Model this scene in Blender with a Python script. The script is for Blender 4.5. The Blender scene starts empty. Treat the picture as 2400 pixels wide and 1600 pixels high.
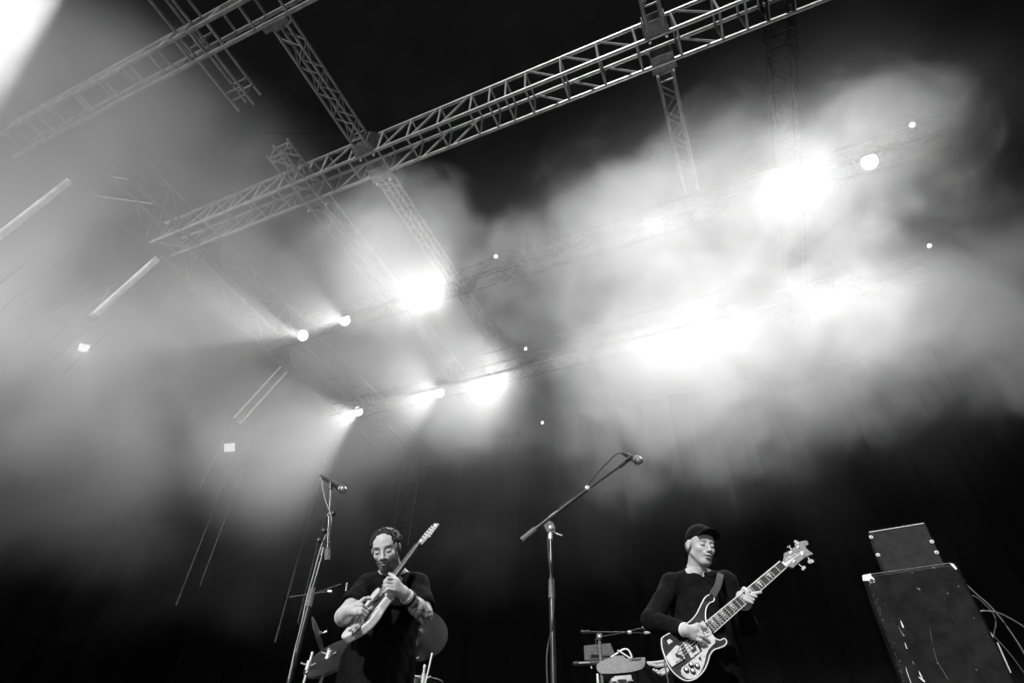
import bpy, bmesh, math, random
import numpy as np
from mathutils import Vector, Matrix
random.seed(7); np.random.seed(7)
SC = bpy.context.scene
COL = SC.collection
R = math.radians
# ------------------------------------------------------------------ camera
CAM = Vector((0, 0, 0.15))
TH = R(41.5); RO = math.atan(.0324); FPX = 1333.0
Fv = Vector((0, math.cos(TH), math.sin(TH)))
_R0 = Vector((1, 0, 0)); _U0 = _R0.cross(Fv)
Rc = math.cos(RO)*_R0 + math.sin(RO)*_U0
Uc = -math.sin(RO)*_R0 + math.cos(RO)*_U0
cd = bpy.data.cameras.new('camera'); cam = bpy.data.objects.new('camera', cd); COL.objects.link(cam)
cam.matrix_world = Matrix(((Rc.x, Uc.x, -Fv.x, CAM.x), (Rc.y, Uc.y, -Fv.y, CAM.y), (Rc.z, Uc.z, -Fv.z, CAM.z), (0, 0, 0, 1)))
cd.sensor_width = 36; cd.lens = 36*FPX/2400; cd.clip_start = .05; cd.clip_end = 400
SC.camera = cam
SC.view_settings.view_transform = 'Standard'; SC.view_settings.look = 'None'
SC.view_settings.exposure = 0.0; SC.view_settings.gamma = 1
SC.render.film_transparent = False
SC.cycles.use_denoising = True
SC.cycles.max_bounces = 6; SC.cycles.volume_bounces = 1; SC.cycles.diffuse_bounces = 2; SC.cycles.glossy_bounces = 2
SC.cycles.volume_step_rate = 1.6; SC.cycles.volume_max_steps = 128
SC.cycles.sample_clamp_direct = 20; SC.cycles.sample_clamp_indirect = 5
# ------------------------------------------------------------------ world (dusk, black and white) and sun
SUN_EL, SUN_AZ = 26.0, -24.0      # light comes over the camera's left shoulder, under the open stage front
W = bpy.data.worlds.new('World'); SC.world = W; W.use_nodes = True
nt = W.node_tree; bg = nt.nodes['Background']
sky = nt.nodes.new('ShaderNodeTexSky'); sky.sky_type = 'NISHITA'; sky.sun_disc = False
sky.sun_elevation = R(SUN_EL); sky.sun_rotation = R(180+SUN_AZ)
bw = nt.nodes.new('ShaderNodeRGBToBW'); nt.links.new(sky.outputs[0], bw.inputs[0]); nt.links.new(bw.outputs[0], bg.inputs[0])
bg.inputs[1].default_value = 0.012
sd = bpy.data.lights.new('sun', 'SUN'); sd.energy = 3.7; sd.angle = R(3)
so = bpy.data.objects.new('sun', sd); COL.objects.link(so)
_d = Vector((math.sin(R(SUN_AZ)), -math.cos(R(SUN_AZ))*1, 0))     # horizontal direction towards the sun
_d = Vector((-math.sin(R(24)), -math.cos(R(24)), 0))*math.cos(R(SUN_EL)) + Vector((0, 0, math.sin(R(SUN_EL))))
so.rotation_euler = _d.to_track_quat('Z', 'Y').to_euler()
# ------------------------------------------------------------------ coordinate helpers
# stage axes: B runs up-stage (24.2 degrees right of the camera's heading), A runs to stage right-hand side of the picture
SB = R(24.2)
Bd = Vector((math.sin(SB), math.cos(SB), 0)); Ad = Vector((math.cos(SB), -math.sin(SB), 0)); Zd = Vector((0, 0, 1))
def ABZ(a, b, z):                     # metres from the camera along the stage axes
    return CAM + Ad*a + Bd*b + Zd*z
def ray(px, py):
    v = (px-1200)*Rc - (py-800)*Uc + FPX*Fv
    return v.normalized()
def PY(px, py, y):                    # point seen at px,py standing at world distance y in front of the camera
    v = ray(px, py); return CAM + v*((y-CAM.y)/v.y)
def PZ(px, py, z):
    v = ray(px, py); return CAM + v*(z/v.z)
def PP(px, py, p0, n):                # on the plane through p0 with normal n
    v = ray(px, py); return CAM + v*((p0-CAM).dot(n)/v.dot(n))
# ------------------------------------------------------------------ materials
def mat(name, base=.5, rough=.5, metal=0.0, n_scale=0, n_amt=0.0, bump=0.0, b_scale=200, spec=.5, emit=0, detail=4, stretch=None):
    m = bpy.data.materials.new(name); m.use_nodes = True; t = m.node_tree; p = t.nodes['Principled BSDF']
    p.inputs['Base Color'].default_value = (base, base, base, 1); p.inputs['Roughness'].default_value = rough
    p.inputs['Metallic'].default_value = metal; p.inputs['Specular IOR Level'].default_value = spec
    if n_scale:
        tc = t.nodes.new('ShaderNodeTexCoord'); mp = t.nodes.new('ShaderNodeMapping'); t.links.new(tc.outputs['Object'], mp.inputs[0])
        if stretch: mp.inputs['Scale'].default_value = stretch
        nz = t.nodes.new('ShaderNodeTexNoise'); nz.inputs['Scale'].default_value = n_scale; nz.inputs['Detail'].default_value = detail
        t.links.new(mp.outputs[0], nz.inputs['Vector'])
        mr = t.nodes.new('ShaderNodeMapRange'); mr.inputs['From Min'].default_value = .3; mr.inputs['From Max'].default_value = .7
        mr.inputs['To Min'].default_value = max(0, base*(1-n_amt)); mr.inputs['To Max'].default_value = base*(1+n_amt)
        t.links.new(nz.outputs['Fac'], mr.inputs[0])
        t.links.new(mr.outputs[0], p.inputs['Base Color'])
        if bump:
            n2 = t.nodes.new('ShaderNodeTexNoise'); n2.inputs['Scale'].default_value = b_scale; n2.inputs['Detail'].default_value = 3
            t.links.new(mp.outputs[0], n2.inputs['Vector'])
            bp = t.nodes.new('ShaderNodeBump'); bp.inputs['Strength'].default_value = bump; bp.inputs['Distance'].default_value = .002
            t.links.new(n2.outputs['Fac'], bp.inputs['Height']); t.links.new(bp.outputs[0], p.inputs['Normal'])
    if emit:
        p.inputs['Emission Color'].default_value = (1, 1, 1, 1); p.inputs['Emission Strength'].default_value = emit; m.cycles.emission_sampling = 'NONE'
    return m
M = dict(
    alu=mat('scuffed_aluminium', .26, .42, .35, 9, .25),
    steel=mat('bracket_steel', .16, .5, .3, 12, .3),
    dark=mat('black_paint', .02, .45, 0, 15, .4),
    canvas=mat('black_roof_canvas', .012, .9, 0, 2, .4),
    drape=mat('black_drape', .0004, .95, 0, 3, .4),
    floor=mat('stage_floor', .03, .6, 0, 5, .4),
    lens=mat('lit_lens', .9, .3, emit=5),
    blinder=mat('lit_blinder', .9, .4, emit=.75),
    led=mat('lit_led', .9, .4, emit=2.2),
    bar=mat('pale_strut', .75, .5, 0, 10, .15),
    chrome=mat('chrome', .8, .3, .45, 20, .1),
    blackmetal=mat('black_powder_coat', .03, .35, .0, 30, .4, spec=.8),
    rubber=mat('rubber_grip', .05, .7, 0, 60, .3),
    cable=mat('cable_jacket', .06, .5, 0, 40, .2),
    paleca=mat('pale_cable', .35, .5, 0, 40, .2),
    wcable=mat('white_cable', .8, .5, 0, 40, .05),
    skin=None, cymbal=mat('bronze_cymbal', .008, .45, .4, 60, .5, stretch=(1, 1, 20)),
    grey=mat('grey_box', .10, .6, 0, 60, .35, .3, 400),
)
# ------------------------------------------------------------------ object helpers
def link(name, me, m=None, parent=None, smooth=True):
    o = bpy.data.objects.new(name, me); COL.objects.link(o)
    if m is not None:
        for x in (m if isinstance(m, (list, tuple)) else [m]): me.materials.append(x)
    if smooth and len(me.polygons): me.polygons.foreach_set('use_smooth', [True]*len(me.polygons))
    if parent is not None:
        o.parent = parent
        o.matrix_parent_inverse = parent.matrix_basis.inverted()
    return o
def thing(name, label, cat, loc=(0, 0, 0), group=None):
    o = bpy.data.objects.new(name, None); COL.objects.link(o); o.location = loc; o.empty_display_size = .1
    o['label'] = label; o['category'] = cat
    if group: o['group'] = group
    return o
def tag(o, label, cat, group=None, kind=None):
    if label: o['label'] = label
    if cat: o['category'] = cat
    if group: o['group'] = group
    if kind: o['kind'] = kind
    return o
class MB:
    """collects shapes into one mesh"""
    def __init__(s): s.v = []; s.f = []; s.mi = []
    def add(s, vs, fs, mi=0):
        k = len(s.v); s.v += [tuple(v) for v in vs]; s.f += [tuple(i+k for i in f) for f in fs]; s.mi += [mi]*len(fs)
    def tube(s, pts, r, n=8, mi=0, cap=True):
        pts = [Vector(p) for p in pts]; rs = r if isinstance(r, (list, tuple)) else [r]*len(pts)
        vs = []; up = None
        for i, p in enumerate(pts):
            t = (pts[min(i+1, len(pts)-1)]-pts[max(i-1, 0)]).normalized()
            if up is None: up = t.orthogonal().normalized()
            up = (up - t*up.dot(t)).normalized(); w = t.cross(up)
            for k in range(n):
                a = 2*math.pi*k/n; vs.append(p+(up*math.cos(a)+w*math.sin(a))*rs[i])
        fs = []
        for i in range(len(pts)-1):
            for k in range(n):
                fs.append((i*n+k, i*n+(k+1) % n, (i+1)*n+(k+1) % n, (i+1)*n+k))
        if cap: fs.append(tuple(range(n))[::-1]); fs.append(tuple((len(pts)-1)*n+k for k in range(n)))
        s.add(vs, fs, mi); return s
    def box(s, c, sx, sy, sz, ax=None, mi=0):     # half sizes along ax=(X,Y,Z)
        X, Y, Z = ax if ax else (Vector((1, 0, 0)), Vector((0, 1, 0)), Vector((0, 0, 1)))
        c = Vector(c); vs = [c+X*(sx*i)+Y*(sy*j)+Z*(sz*k) for i in (-1, 1) for j in (-1, 1) for k in (-1, 1)]
        s.add(vs, [(0, 1, 3, 2), (4, 6, 7, 5), (0, 4, 5, 1), (2, 3, 7, 6), (0, 2, 6, 4), (1, 5, 7, 3)], mi); return s
    def lathe(s, p, axis, prof, n=20, mi=0):       # prof: list of (distance along axis, radius)
        p = Vector(p); axis = Vector(axis).normalized(); u = axis.orthogonal().normalized(); w = axis.cross(u); vs = []
        for d, r in prof:
            for k in range(n):
                a = 2*math.pi*k/n; vs.append(p+axis*d+(u*math.cos(a)+w*math.sin(a))*max(r, 1e-4))
        fs = [(i*n+k, i*n+(k+1) % n, (i+1)*n+(k+1) % n, (i+1)*n+k) for i in range(len(prof)-1) for k in range(n)]
        s.add(vs, fs, mi); return s
    def prism(s, pts, off, mi=0):                  # closed outline (world points) swept by off
        n = len(pts); vs = [Vector(p) for p in pts]; off = Vector(off); vs += [p+off for p in vs]
        s.add(vs, [tuple(range(n))[::-1], tuple(range(n, 2*n))]+[(i, (i+1) % n, n+(i+1) % n, n+i) for i in range(n)], mi); return s
    def mesh(s, name, fix=True):
        me = bpy.data.meshes.new(name); me.from_pydata(s.v, [], s.f)
        if max(s.mi+[0]): me.polygons.foreach_set('material_index', s.mi)
        if fix:
            bm = bmesh.new(); bm.from_mesh(me); bmesh.ops.recalc_face_normals(bm, faces=bm.faces); bm.to_mesh(me); bm.free()
        return me
    def obj(s, name, m, parent=None, smooth=True):
        me = s.mesh(name); o = link(name, me, m, parent, smooth)
        if smooth:
            try: me.set_sharp_from_angle(angle=R(40))
            except Exception: pass
        return o
def bez(pts, n=10):                                # Catmull-Rom through points
    P = [Vector(p) for p in pts]; P = [2*P[0]-P[1]]+P+[2*P[-1]-P[-2]]; out = []
    for i in range(1, len(P)-2):
        for k in range(n):
            t = k/n; a, b, c, d = P[i-1], P[i], P[i+1], P[i+2]
            out.append(.5*((2*b)+(c-a)*t+(2*a-5*b+4*c-d)*t*t+(3*b-a-3*c+d)*t**3))
    out.append(P[-2]); return out
M['dim_alu'] = mat('dimmed_aluminium', .17, .45, .3, 9, .3)  # darkened copy of the aluminium for trusses fading into the glow
M['faint'] = mat('haze_dimmed_truss', .012, .8, 0, 9, .3, spec=.08)  # aluminium toned nearly black to stand in for smoke and glow hiding it
M['dim'] = mat('dimmed_tube', .12, .5, .2, 9, .3)  # dimness put into the colour so the girder and thin tubes recede
# ================================================================== STAGE STRUCTURE
H = 7.0
def structure(name, mb, m):
    o = mb.obj(name, m, smooth=False); o['kind'] = 'structure'; return o
structure('stage_floor', MB().box(ABZ(-1, 6, -.15-.1), 14, 9, .1, (Ad, Bd, Zd)), M['floor'])
g = MB(); g.add([(-150, -150, -1.6), (150, -150, -1.6), (150, 150, -1.6), (-150, 150, -1.6)], [(0, 1, 2, 3)]); structure('ground', g, M['floor'])
def sheet(u0, u1, nu, v0, v1, nv, fn):
    vs = [fn(u0+(u1-u0)*i/nu, v0+(v1-v0)*j/nv) for i in range(nu+1) for j in range(nv+1)]
    fs = [(i*(nv+1)+j, (i+1)*(nv+1)+j, (i+1)*(nv+1)+j+1, i*(nv+1)+j+1) for i in range(nu) for j in range(nv)]
    b = MB(); b.add(vs, fs); return b
# roof canvas: a shallow barrel over the stage
rf = sheet(-17, 15, 32, -1.0, 15, 8, lambda a, b: ABZ(a, b, 9.6-.012*(a+1)**2+.04*math.sin(b*2.1+a)))
rf.obj('stage_roof_canvas', M['canvas']); bpy.data.objects['stage_roof_canvas']['kind'] = 'structure'
def fold(x): return .07*math.sin(x*7)+.04*math.sin(x*17+1)
o = sheet(-17, 15, 260, -.15, 9.5, 4, lambda a, z: ABZ(a, 13.5+fold(a), z)).obj('back_drape', M['drape'])
tag(o, 'black folded drape hanging across the back of the stage', 'drape')
o = sheet(1.0, 13.4, 120, -.15, 9.5, 4, lambda b, z: ABZ(-16.5+fold(b), b, z)).obj('side_drape', M['drape'])
tag(o, 'black drape closing the left wing of the stage', 'drape')
o = sheet(1.0, 13.4, 120, -.15, 9.5, 4, lambda b, z: ABZ(14+fold(b), b, z)).obj('side_drape', M['drape'])
tag(o, 'black drape closing the right wing of the stage', 'drape')

def truss(label, fn, u0, u1, frames, w, h, rc, rb, group, ends=None, zig=False, name='roof_truss', dia='near', mt='alu'):
    """fn(u, s, t): point at run u, across s (0..w), up t (0..h)"""
    t0 = thing(name, label, 'truss', fn(u0, w/2, 0), group)
    for s in (0, w):
        for t in (0, h):
            MB().tube([fn(u0, s, t), fn(u1, s, t)], rc, 8).obj('chord', M[mt], t0)
    if not zig:
        for u in frames:
            m = MB()
            for (a, b) in (((0, 0), (0, h)), ((0, h), (w, h)), ((w, h), (w, 0)), ((w, 0), (0, 0))):
                m.tube([fn(u, *a), fn(u, *b)], rb, 6, cap=False)
            m.obj('cross_frame', M[mt], t0)
        for i, (a, b) in enumerate(zip(frames[:-1], frames[1:])):
            if dia == 'none': break
            if b-a < .35: continue
            mid = (a+b)/2; f = (.05 if dia == 'near' else 0)
            flip = dia == 'split' and a < -1.6
            for s in (0, w):
                p, q = ((s, 0), (s, h)) if a < -1.6 else ((s, h), (s, 0))
                MB().tube([fn(a+f, *p), fn(b-f, *q)], rb, 6, cap=False).obj('brace', M[mt], t0)
    else:
        k = 0
        for a, b in zip(frames[:-1], frames[1:]):
            m_ = (a+b)/2
            for (p, q) in (((0, 0), (w, 0)), ((0, 0), (0, h)), ((w, 0), (w, h)), ((0, h), (w, h))):
                MB().tube([fn(a, *p), fn(m_, *q), fn(b, *p)], rb, 6, cap=False).obj('brace', M[mt], t0)
            k += 1
    if ends:
        for u in ends:
            m = MB()
            for (a, b) in (((0, 0), (0, h)), ((0, h), (w, h)), ((w, h), (w, 0)), ((w, 0), (0, 0))):
                m.tube([fn(u, *a), fn(u, *b)], rb*1.2, 6)
            m.obj('end_frame', M[mt], t0)
    return t0
SEG = [.12, .39, .86, 1.33, 1.79, 2.25, 2.72, 2.99]
def frames_A(lo, hi):
    out = []
    for k in range(-3, 5):
        for s in SEG:
            u = -4.75+3.1*k+s
            if lo < u < hi: out.append(u)
    return out
GT = 'aluminium roof trusses over the stage'
def run_A(b0, z0): return lambda u, s, t: ABZ(u, b0+s, z0+t)
def run_B(a0, z0): return lambda u, s, t: ABZ(a0+s, u, z0+t)
truss('long bright box truss crossing the middle of the picture', run_A(2.95, H), -7.6, 8.3, frames_A(-7.5, 8.2), .335, .47, .025, .0145, GT)
truss('ladder-like box truss running up the top left corner', run_A(.83, H), -8.2, 8.3, frames_A(-8.1, 8.2), .29, .42, .024, .0165, GT, dia='none')
def ruz(a, b, n): return [a+(b-a)*i/n for i in range(n+1)]
# trusses running up-stage
truss('narrow truss coming down from the top left to the middle truss', run_B(-3.69, H), 1.14, 2.87, ruz(1.30, 2.70, 4), .18, .19, .017, .0085, GT, zig=True, ends=(1.22, 2.72))
truss('narrow truss fading into the glow behind the middle truss', run_B(-3.69, H), 3.40, 8.6, ruz(3.5, 8.4, 14), .18, .19, .017, .0085, GT, zig=True, ends=(3.45,), mt='dim_alu')
truss('short open-ended truss poking out above the middle truss', run_B(-4.88, H), 2.45, 8.8, ruz(2.52, 8.62, 14), .25, .27, .018, .0095, GT, zig=True, ends=(2.5, 2.57))
truss('pair of chords crossing behind the top left truss', run_B(-4.88, H+.15), -.3, 1.85, [-.2, .4, 1.0, 1.6], .25, .27, .018, .010, GT, ends=(.3, 1.7), dia='none')
truss('narrow truss dropping from the top edge right of centre', run_B(.29, H), .9, 2.87, ruz(1.0, 2.6, 4), .18, .19, .018, .0085, GT, zig=True, ends=(2.45, 2.6))
truss('narrow truss continuing behind the middle truss right of centre', run_B(.29, H), 3.4, 5.2, ruz(3.62, 5.1, 4), .18, .19, .018, .0085, GT, zig=True, ends=(3.5,), mt='dim_alu')
truss('faint truss hanging at the right end of the middle truss', run_B(1.56, H), 1.8, 8.8, ruz(2.0, 8.7, 14), .27, .27, .016, .009, GT, zig=True, ends=(3.45, 3.6, 3.75), mt='faint')
truss('heavy side girder running up the left of the stage', run_B(-7.72, H), 1.9, 10.5, ruz(2.0, 10.2, 9), .75, .5, .025, .014, GT, zig=True, mt='dim')
truss('side girder running up the right of the stage', run_B(6.2, H), -.2, 10.5, ruz(0, 10.2, 11), .75, .5, .02, .011, GT, zig=True, mt='faint')
truss('lamp truss in the middle of the stage', run_A(5.45, 6.95), -7.6, 3.6, ruz(-7.4, 3.4, 20), .29, .29, .02, .009, GT, zig=True, name='lighting_truss', mt='faint')
truss('lamp truss at the back of the stage', run_A(7.95, 6.95), -7.9, 3.6, ruz(-7.7, 3.4, 20), .29, .29, .02, .009, GT, zig=True, name='lighting_truss', mt='faint')
# gusset brackets where the narrow trusses meet the middle truss
def bracket(a, b, w, label):
    t = thing('corner_bracket', label, 'bracket', ABZ(a, b, H), 'brackets clamping trusses together')
    m = MB()
    m.prism([ABZ(a-w, b-.16, H-.01), ABZ(a+w, b-.16, H-.01), ABZ(a+w+.03, b+.04, H-.01), ABZ(a-w-.03, b+.04, H-.01)], Zd*.012)
    m.prism([ABZ(a-w, b-.16, H+.2), ABZ(a+w, b-.16, H+.2), ABZ(a+w+.03, b+.04, H+.2), ABZ(a-w-.03, b+.04, H+.2)], Zd*.012)
    for s in (-1, 1):
        m.prism([ABZ(a+s*w, b-.16, H), ABZ(a+s*w, b+.04, H), ABZ(a+s*w, b+.04, H+.35), ABZ(a+s*w, b-.02, H+.42), ABZ(a+s*w, b-.16, H+.22)], Ad*.01*s)
    m.obj('plate', M['steel'], t, smooth=False)
    for s in (-1, 1):
        MB().lathe(ABZ(a+s*w*.8, b+.055, H-.012), -Zd, [(-.01, .016), (.022, .016), (.022, 0)], 8).obj('bolt', M['chrome'], t)
bracket(-3.6, 2.93, .13, 'dark plate bracket on top of the middle truss left of centre')
bracket(-3.6, 3.34, .13, 'dark plate bracket under the far side of the middle truss')
bracket(.38, 2.93, .12, 'plate bracket holding the truss right of centre')
bracket(.38, 3.34, .12, 'bracket on the far chord right of centre')
bracket(-4.75, 3.34, .2, 'bracket where the open-ended truss passes the middle truss')
m = MB().box(ABZ(-3.62, 1.16, H-.02), .17, .035, .03, (Ad, Bd, Zd)).obj('clamp_bar', M['steel'], smooth=False)
tag(m, 'small pale clamp bar under the ladder-like truss', 'clamp')
# pitched side struts
for B0, lab in ((1.66, 'wide pale strut at the left edge of the picture'), (3.19, 'bright pale strut leaning down from the left end of the middle truss'), (6.23, 'thin pale strut low on the left side')):
    t = thing('side_strut', lab, 'strut', ABZ(-8.43, B0, 5.87), 'slanted struts on the left side of the roof')
    if B0 < 6: MB().tube([ABZ(-7.70, B0, 6.9), ABZ(-8.43, B0, 5.87)], .05, 12).obj('tube', M['bar'], t)
    else:
        for s in (-.09, .09): MB().tube([ABZ(-7.70, B0+s, 6.9), ABZ(-8.43, B0+s, 5.87)], .018, 8).obj('tube', M['bar'], t)
    MB().lathe(ABZ(-8.43, B0, 5.87), Vector((0, 0, -1)), [(-.05, .0), (-.05, .06), (.06, .06), (.06, 0)], 10).obj('foot_clamp', M['steel'], t)
for a, b, z0, lab in ((-9.9, 7.6, 3.1, 'faint hanging ladder drop at the far left'), (-8.6, 8.9, 2.7, 'faint hanging ladder drop above the tall microphone stand'), (-6.9, 9.6, 4.2, 'dim hanging ladder drop below the fan-shaped beam')):
    t = thing('cable_ladder', lab, 'ladder', ABZ(a, b, z0), 'cable ladders hanging in the left wing')
    for i in (0, 1): MB().tube([ABZ(a+.42*i, b, z0+.3*i), ABZ(a+.42*i, b, 7.0)], .016, 8).obj('rail', M['dim'], t)
    for k in range(3): MB().tube([ABZ(a, b, 6.8-k*.9), ABZ(a+.42, b, 6.8-k*.9)], .006, 6).obj('rung', M['dim'], t)
# wires
def wire(name, pts, r, m, label, cat, group=None):
    return tag(MB().tube(bez(pts, 8), r, 6).obj(name, m), label, cat, group)
wire('guy_wire', [PZ(600, 310, 7.3), PZ(800, 316, 7.3)], .0035, M['faint'], 'thin wire strung level left of the narrow truss', 'wire', 'thin wires under the roof')
wire('guy_wire', [ABZ(-8.6, 3.2, 6.6), ABZ(-8.43, 3.19, 5.87)], .006, M['paleca'], 'thin cable rising from the foot of the bright strut', 'wire', 'thin wires under the roof')
for k in range(7):
    wire('rafter_tube', [ABZ(-8.3-.12*k, 2.2+.28*k, 6.9), ABZ(-9.2-.12*k, 2.2+.28*k, 5.7)], .008, M['dim'], '%s faint rafter tube under the left girder' % ('first', 'second', 'third', 'fourth', 'fifth', 'sixth', 'seventh')[k], 'tube', 'faint rafter tubes in the left haze')
for k, b in enumerate((6.6, 7.0)):
    wire('guy_wire', [ABZ(-9.0+.3*k, b, 6.5), ABZ(-9.2, b, 4.8)], .007, M['alu'], ('faint cable drop left of the square lamp', 'faint cable drop right of the square lamp')[k], 'wire', 'faint cable drops on the left')
for k in range(3):
    wire('guy_wire', [ABZ(9.5+.5*k, 5+k, 9), ABZ(9.2+.5*k, 5.2+k, 5.4)], .006, M['alu'], ('left', 'middle', 'right')[k]+' faint vertical wire in the dark at the right edge', 'wire', 'wires in the dark right wing')
# far cross pipes glimpsed between the glows
for (a0, a1, b, z, lab) in ((-3.7, .6, 9.6, 7.3, 'upper far pipe between the glows'), (-4.2, .6, 9.9, 7.2, 'middle far pipe between the glows'), (-5.4, .6, 9.9, 6.95, 'lower far pipe between the glows')):
    tag(MB().tube([ABZ(a0, b*.72, z*.9), ABZ(a1, b*.72, z*.9)], .02, 8).obj('rigging_pipe', M['dim']), lab, 'pipe', 'far rigging pipes')

# ================================================================== STAGE LAMPS
def spot(parent, pos, aim, power, ang, blend=.5, rad=.06):
    l = bpy.data.lights.new('beam', 'SPOT'); l.energy = power; l.spot_size = R(ang); l.spot_blend = blend; l.shadow_soft_size = rad
    o = bpy.data.objects.new('beam', l); COL.objects.link(o); o.location = pos
    d = (Vector(aim)-Vector(pos)).normalized(); o.rotation_euler = d.to_track_quat('-Z', 'Y').to_euler()
    if parent is not None:
        o.parent = parent; o.matrix_parent_inverse = parent.matrix_basis.inverted()
    return o
LZ = 6.55
def moving_head(px, py, b, aim, power, ang, label, r=.1, blend=.3):
    v = ray(px, py); q = CAM+v*(b/v.dot(Bd)); z = (q-CAM).z; a = (q-CAM).dot(Ad)
    d = (Vector(aim)-q).normalized()
    t = thing('moving_head_lamp', label, 'stage lamp', q, 'lit moving-head lamps on the back trusses')
    side = d.cross(Zd).normalized(); up2 = side.cross(d)
    face = (CAM-q).normalized()*.75+d*.5; face.normalize()   # lens barrel
    s2 = face.cross(Zd).normalized()
    MB().lathe(q, -face, [(-.02, r), (-.02, r*1.18), (.14, r*1.25), (.26, r*.9), (.30, r*.4), (.30, 0)], 24).obj('lamp_head', M['dark'], t)
    MB().lathe(q, face, [(.0, 0), (.0, r*.98), (.012, r*.9), (.03, r*.5), (.036, 0)], 24).obj('lens', M['lens'], t)
    top = 6.93-z
    y = MB()
    for s in (-1, 1): y.tube([q-face*.12+s2*(s*r*1.45), q-face*.12+s2*(s*r*1.45)+Zd*.26], .018, 6)
    y.tube([q-face*.12-s2*r*1.5+Zd*.26, q-face*.12+s2*r*1.5+Zd*.26], .02, 6)
    y.obj('yoke', M['dark'], t)
    MB().box(q-face*.12+Zd*(.26+max(.04, (top-.26)/2)), .13, .1, max(.04, (top-.26)/2)*.9, (Ad, Bd, Zd)).obj('base', M['dark'], t, smooth=False)
    spot(t, q+face*.06, aim, power, ang, blend)
def near(px, py, dist): return CAM+ray(px, py)*dist
KP = .8
L = [
 (710, 786, 5.6, near(520, 735, 10.2), 700, 40, 'leftmost round lamp of the front lamp row, beam to the left'),
 (808, 750, 5.6, near(640, 705, 9.0), 1000, 42, 'second round lamp from the left in the front lamp row'),
 (1015, 690, 5.6, near(900, 570, 6.4), 950, 62, 'lamp in the big left-hand glow above the others'),
 (840, 963, 8.1, near(700, 1010, 11.5), 1500, 58, 'lowest round lamp, fanning down to the left'),
 (1030, 920, 8.1, near(900, 920, 10.0), 900, 50, 'dim round lamp left of the lower glow'),
 (1155, 885, 8.1, near(1060, 850, 8.0), 1700, 62, 'lamp inside the lower left-hand glow'),
 (1535, 530, 5.6, near(1400, 560, 5.5), 560, 115, 'lamp in the widest glow at the centre right'),
 (1850, 437, 5.6, near(1800, 450, 6), 340, 74, 'lamp left of the topmost right glow'),
 (2038, 380, 5.6, near(2090, 350, 6), 900, 60, 'bright lamp in the topmost right glow'),
 (1988, 690, 8.1, near(1995, 680, 8), 1200, 56, 'lamp in the isolated glow at the right'),
 (1690, 765, 8.1, near(1760, 820, 7), 620, 115, 'back lamp right of the centre in the wide glow'),
 (1525, 800, 8.1, near(1440, 830, 7), 620, 115, 'back lamp low in the wide glow'),
]
for p in L: moving_head(p[0], p[1], p[2], p[3], p[4]*KP, p[5], p[6])
for (px, py, b, lab) in ((197, 815, 4.4, 'square lit flood lamp hanging at the far left'), (538, 1048, 8.3, 'square lit flood lamp low on the left')):
    v = ray(px, py); q = CAM+v*(b/v.dot(Bd)); t = thing('flood_lamp', lab, 'flood lamp', q, 'square flood lamps on the left')
    f = (CAM-q).normalized(); f = (f*.8+Vector((.1, -.2, -.5))).normalized(); X = f.cross((Zd*.75-Ad*.35+Bd*.1).normalized()).normalized(); Y = X.cross(f); s = .085 if b < 5 else .115
    MB().box(q-f*.06, s*1.1, s*1.1, .05, (X, Y, f)).obj('housing', M['dark'], t, smooth=False)
    MB().box(q, s, s*.85, .008, (X, Y, f)).obj('lens', M['blinder'], t, smooth=False)
    m = MB(); m.tube([q-f*.06+X*s*1.2, q-f*.06+X*s*1.2+Zd*.3, q-f*.06-X*s*1.2+Zd*.3, q-f*.06-X*s*1.2], .012, 6); m.tube([q-f*.06+Zd*.3, q-f*.06+Zd*1.0], .014, 6)
    m.obj('hanging_bracket', M['steel'], t)
    spot(t, q+f*.05, q+f*3, 40, 150, .8)
for (px, py, b, lab) in ((1162, 601, 5.25, 'tiny lit spot between the two upper glows'), (1232, 817, 7.5, 'tiny lit spot between the lower glows'), (2138, 293, 5.25, 'tiny lit spot above the right-hand lamp'), (2178, 576, 7.5, 'tiny lit spot in the dark gap at the right'), (466, 645, 5.0, 'tiny twin light on the left girder'), (1271, 990, 9, 'dim upright light slot below the dark gap')):
    v = ray(px, py); q = CAM+v*(b/v.dot(Bd)); t = thing('small_spotlight', lab, 'spotlight', q, 'small spotlights under the lamp trusses')
    f = (CAM-q).normalized()
    MB().lathe(q, -f, [(0, .03), (.0, .04), (.12, .045), (.14, 0)], 12).obj('housing', M['dark'], t)
    MB().lathe(q, f, [(0, .028), (.006, .02), (.008, 0)], 12).obj('lens', M['led'], t)

# big wash light just outside the top left corner, its beam crossing the corner
q = near(300, -260, 7.6); t = thing('wash_lamp', 'large wash lamp beyond the top left corner throwing the broad white beam', 'stage lamp', q)
d = (near(-150, 20, 7.4)-q).normalized()
MB().lathe(q, -d, [(0, .14), (0, .17), (.3, .17), (.38, .08), (.38, 0)], 20).obj('lamp_head', M['dark'], t)
MB().lathe(q, d, [(0, .14), (.01, .1), (.02, 0)], 20).obj('lens', M['lens'], t)
spot(t, q+d*.08, q+d*3, 8000, 42, .25, .05)

for (px, py, ds, tx, ty, td, pw, an, lab) in ((-520, 760, 13.0, 500, 850, 9.0, 1300, 80, 'wash lamp out of sight past the left edge'),):
    q = near(px, py, ds); t = thing('wash_lamp', lab, 'stage lamp', q)
    d = (near(tx, ty, td)-q).normalized()
    MB().lathe(q, -d, [(0, .14), (0, .17), (.3, .17), (.38, .08), (.38, 0)], 20).obj('lamp_head', M['dark'], t)
    MB().lathe(q, d, [(0, .14), (.01, .1), (.02, 0)], 20).obj('lens', M['lens'], t)
    spot(t, q+d*.08, q+d*3, pw, an, .9, .06)
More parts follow.
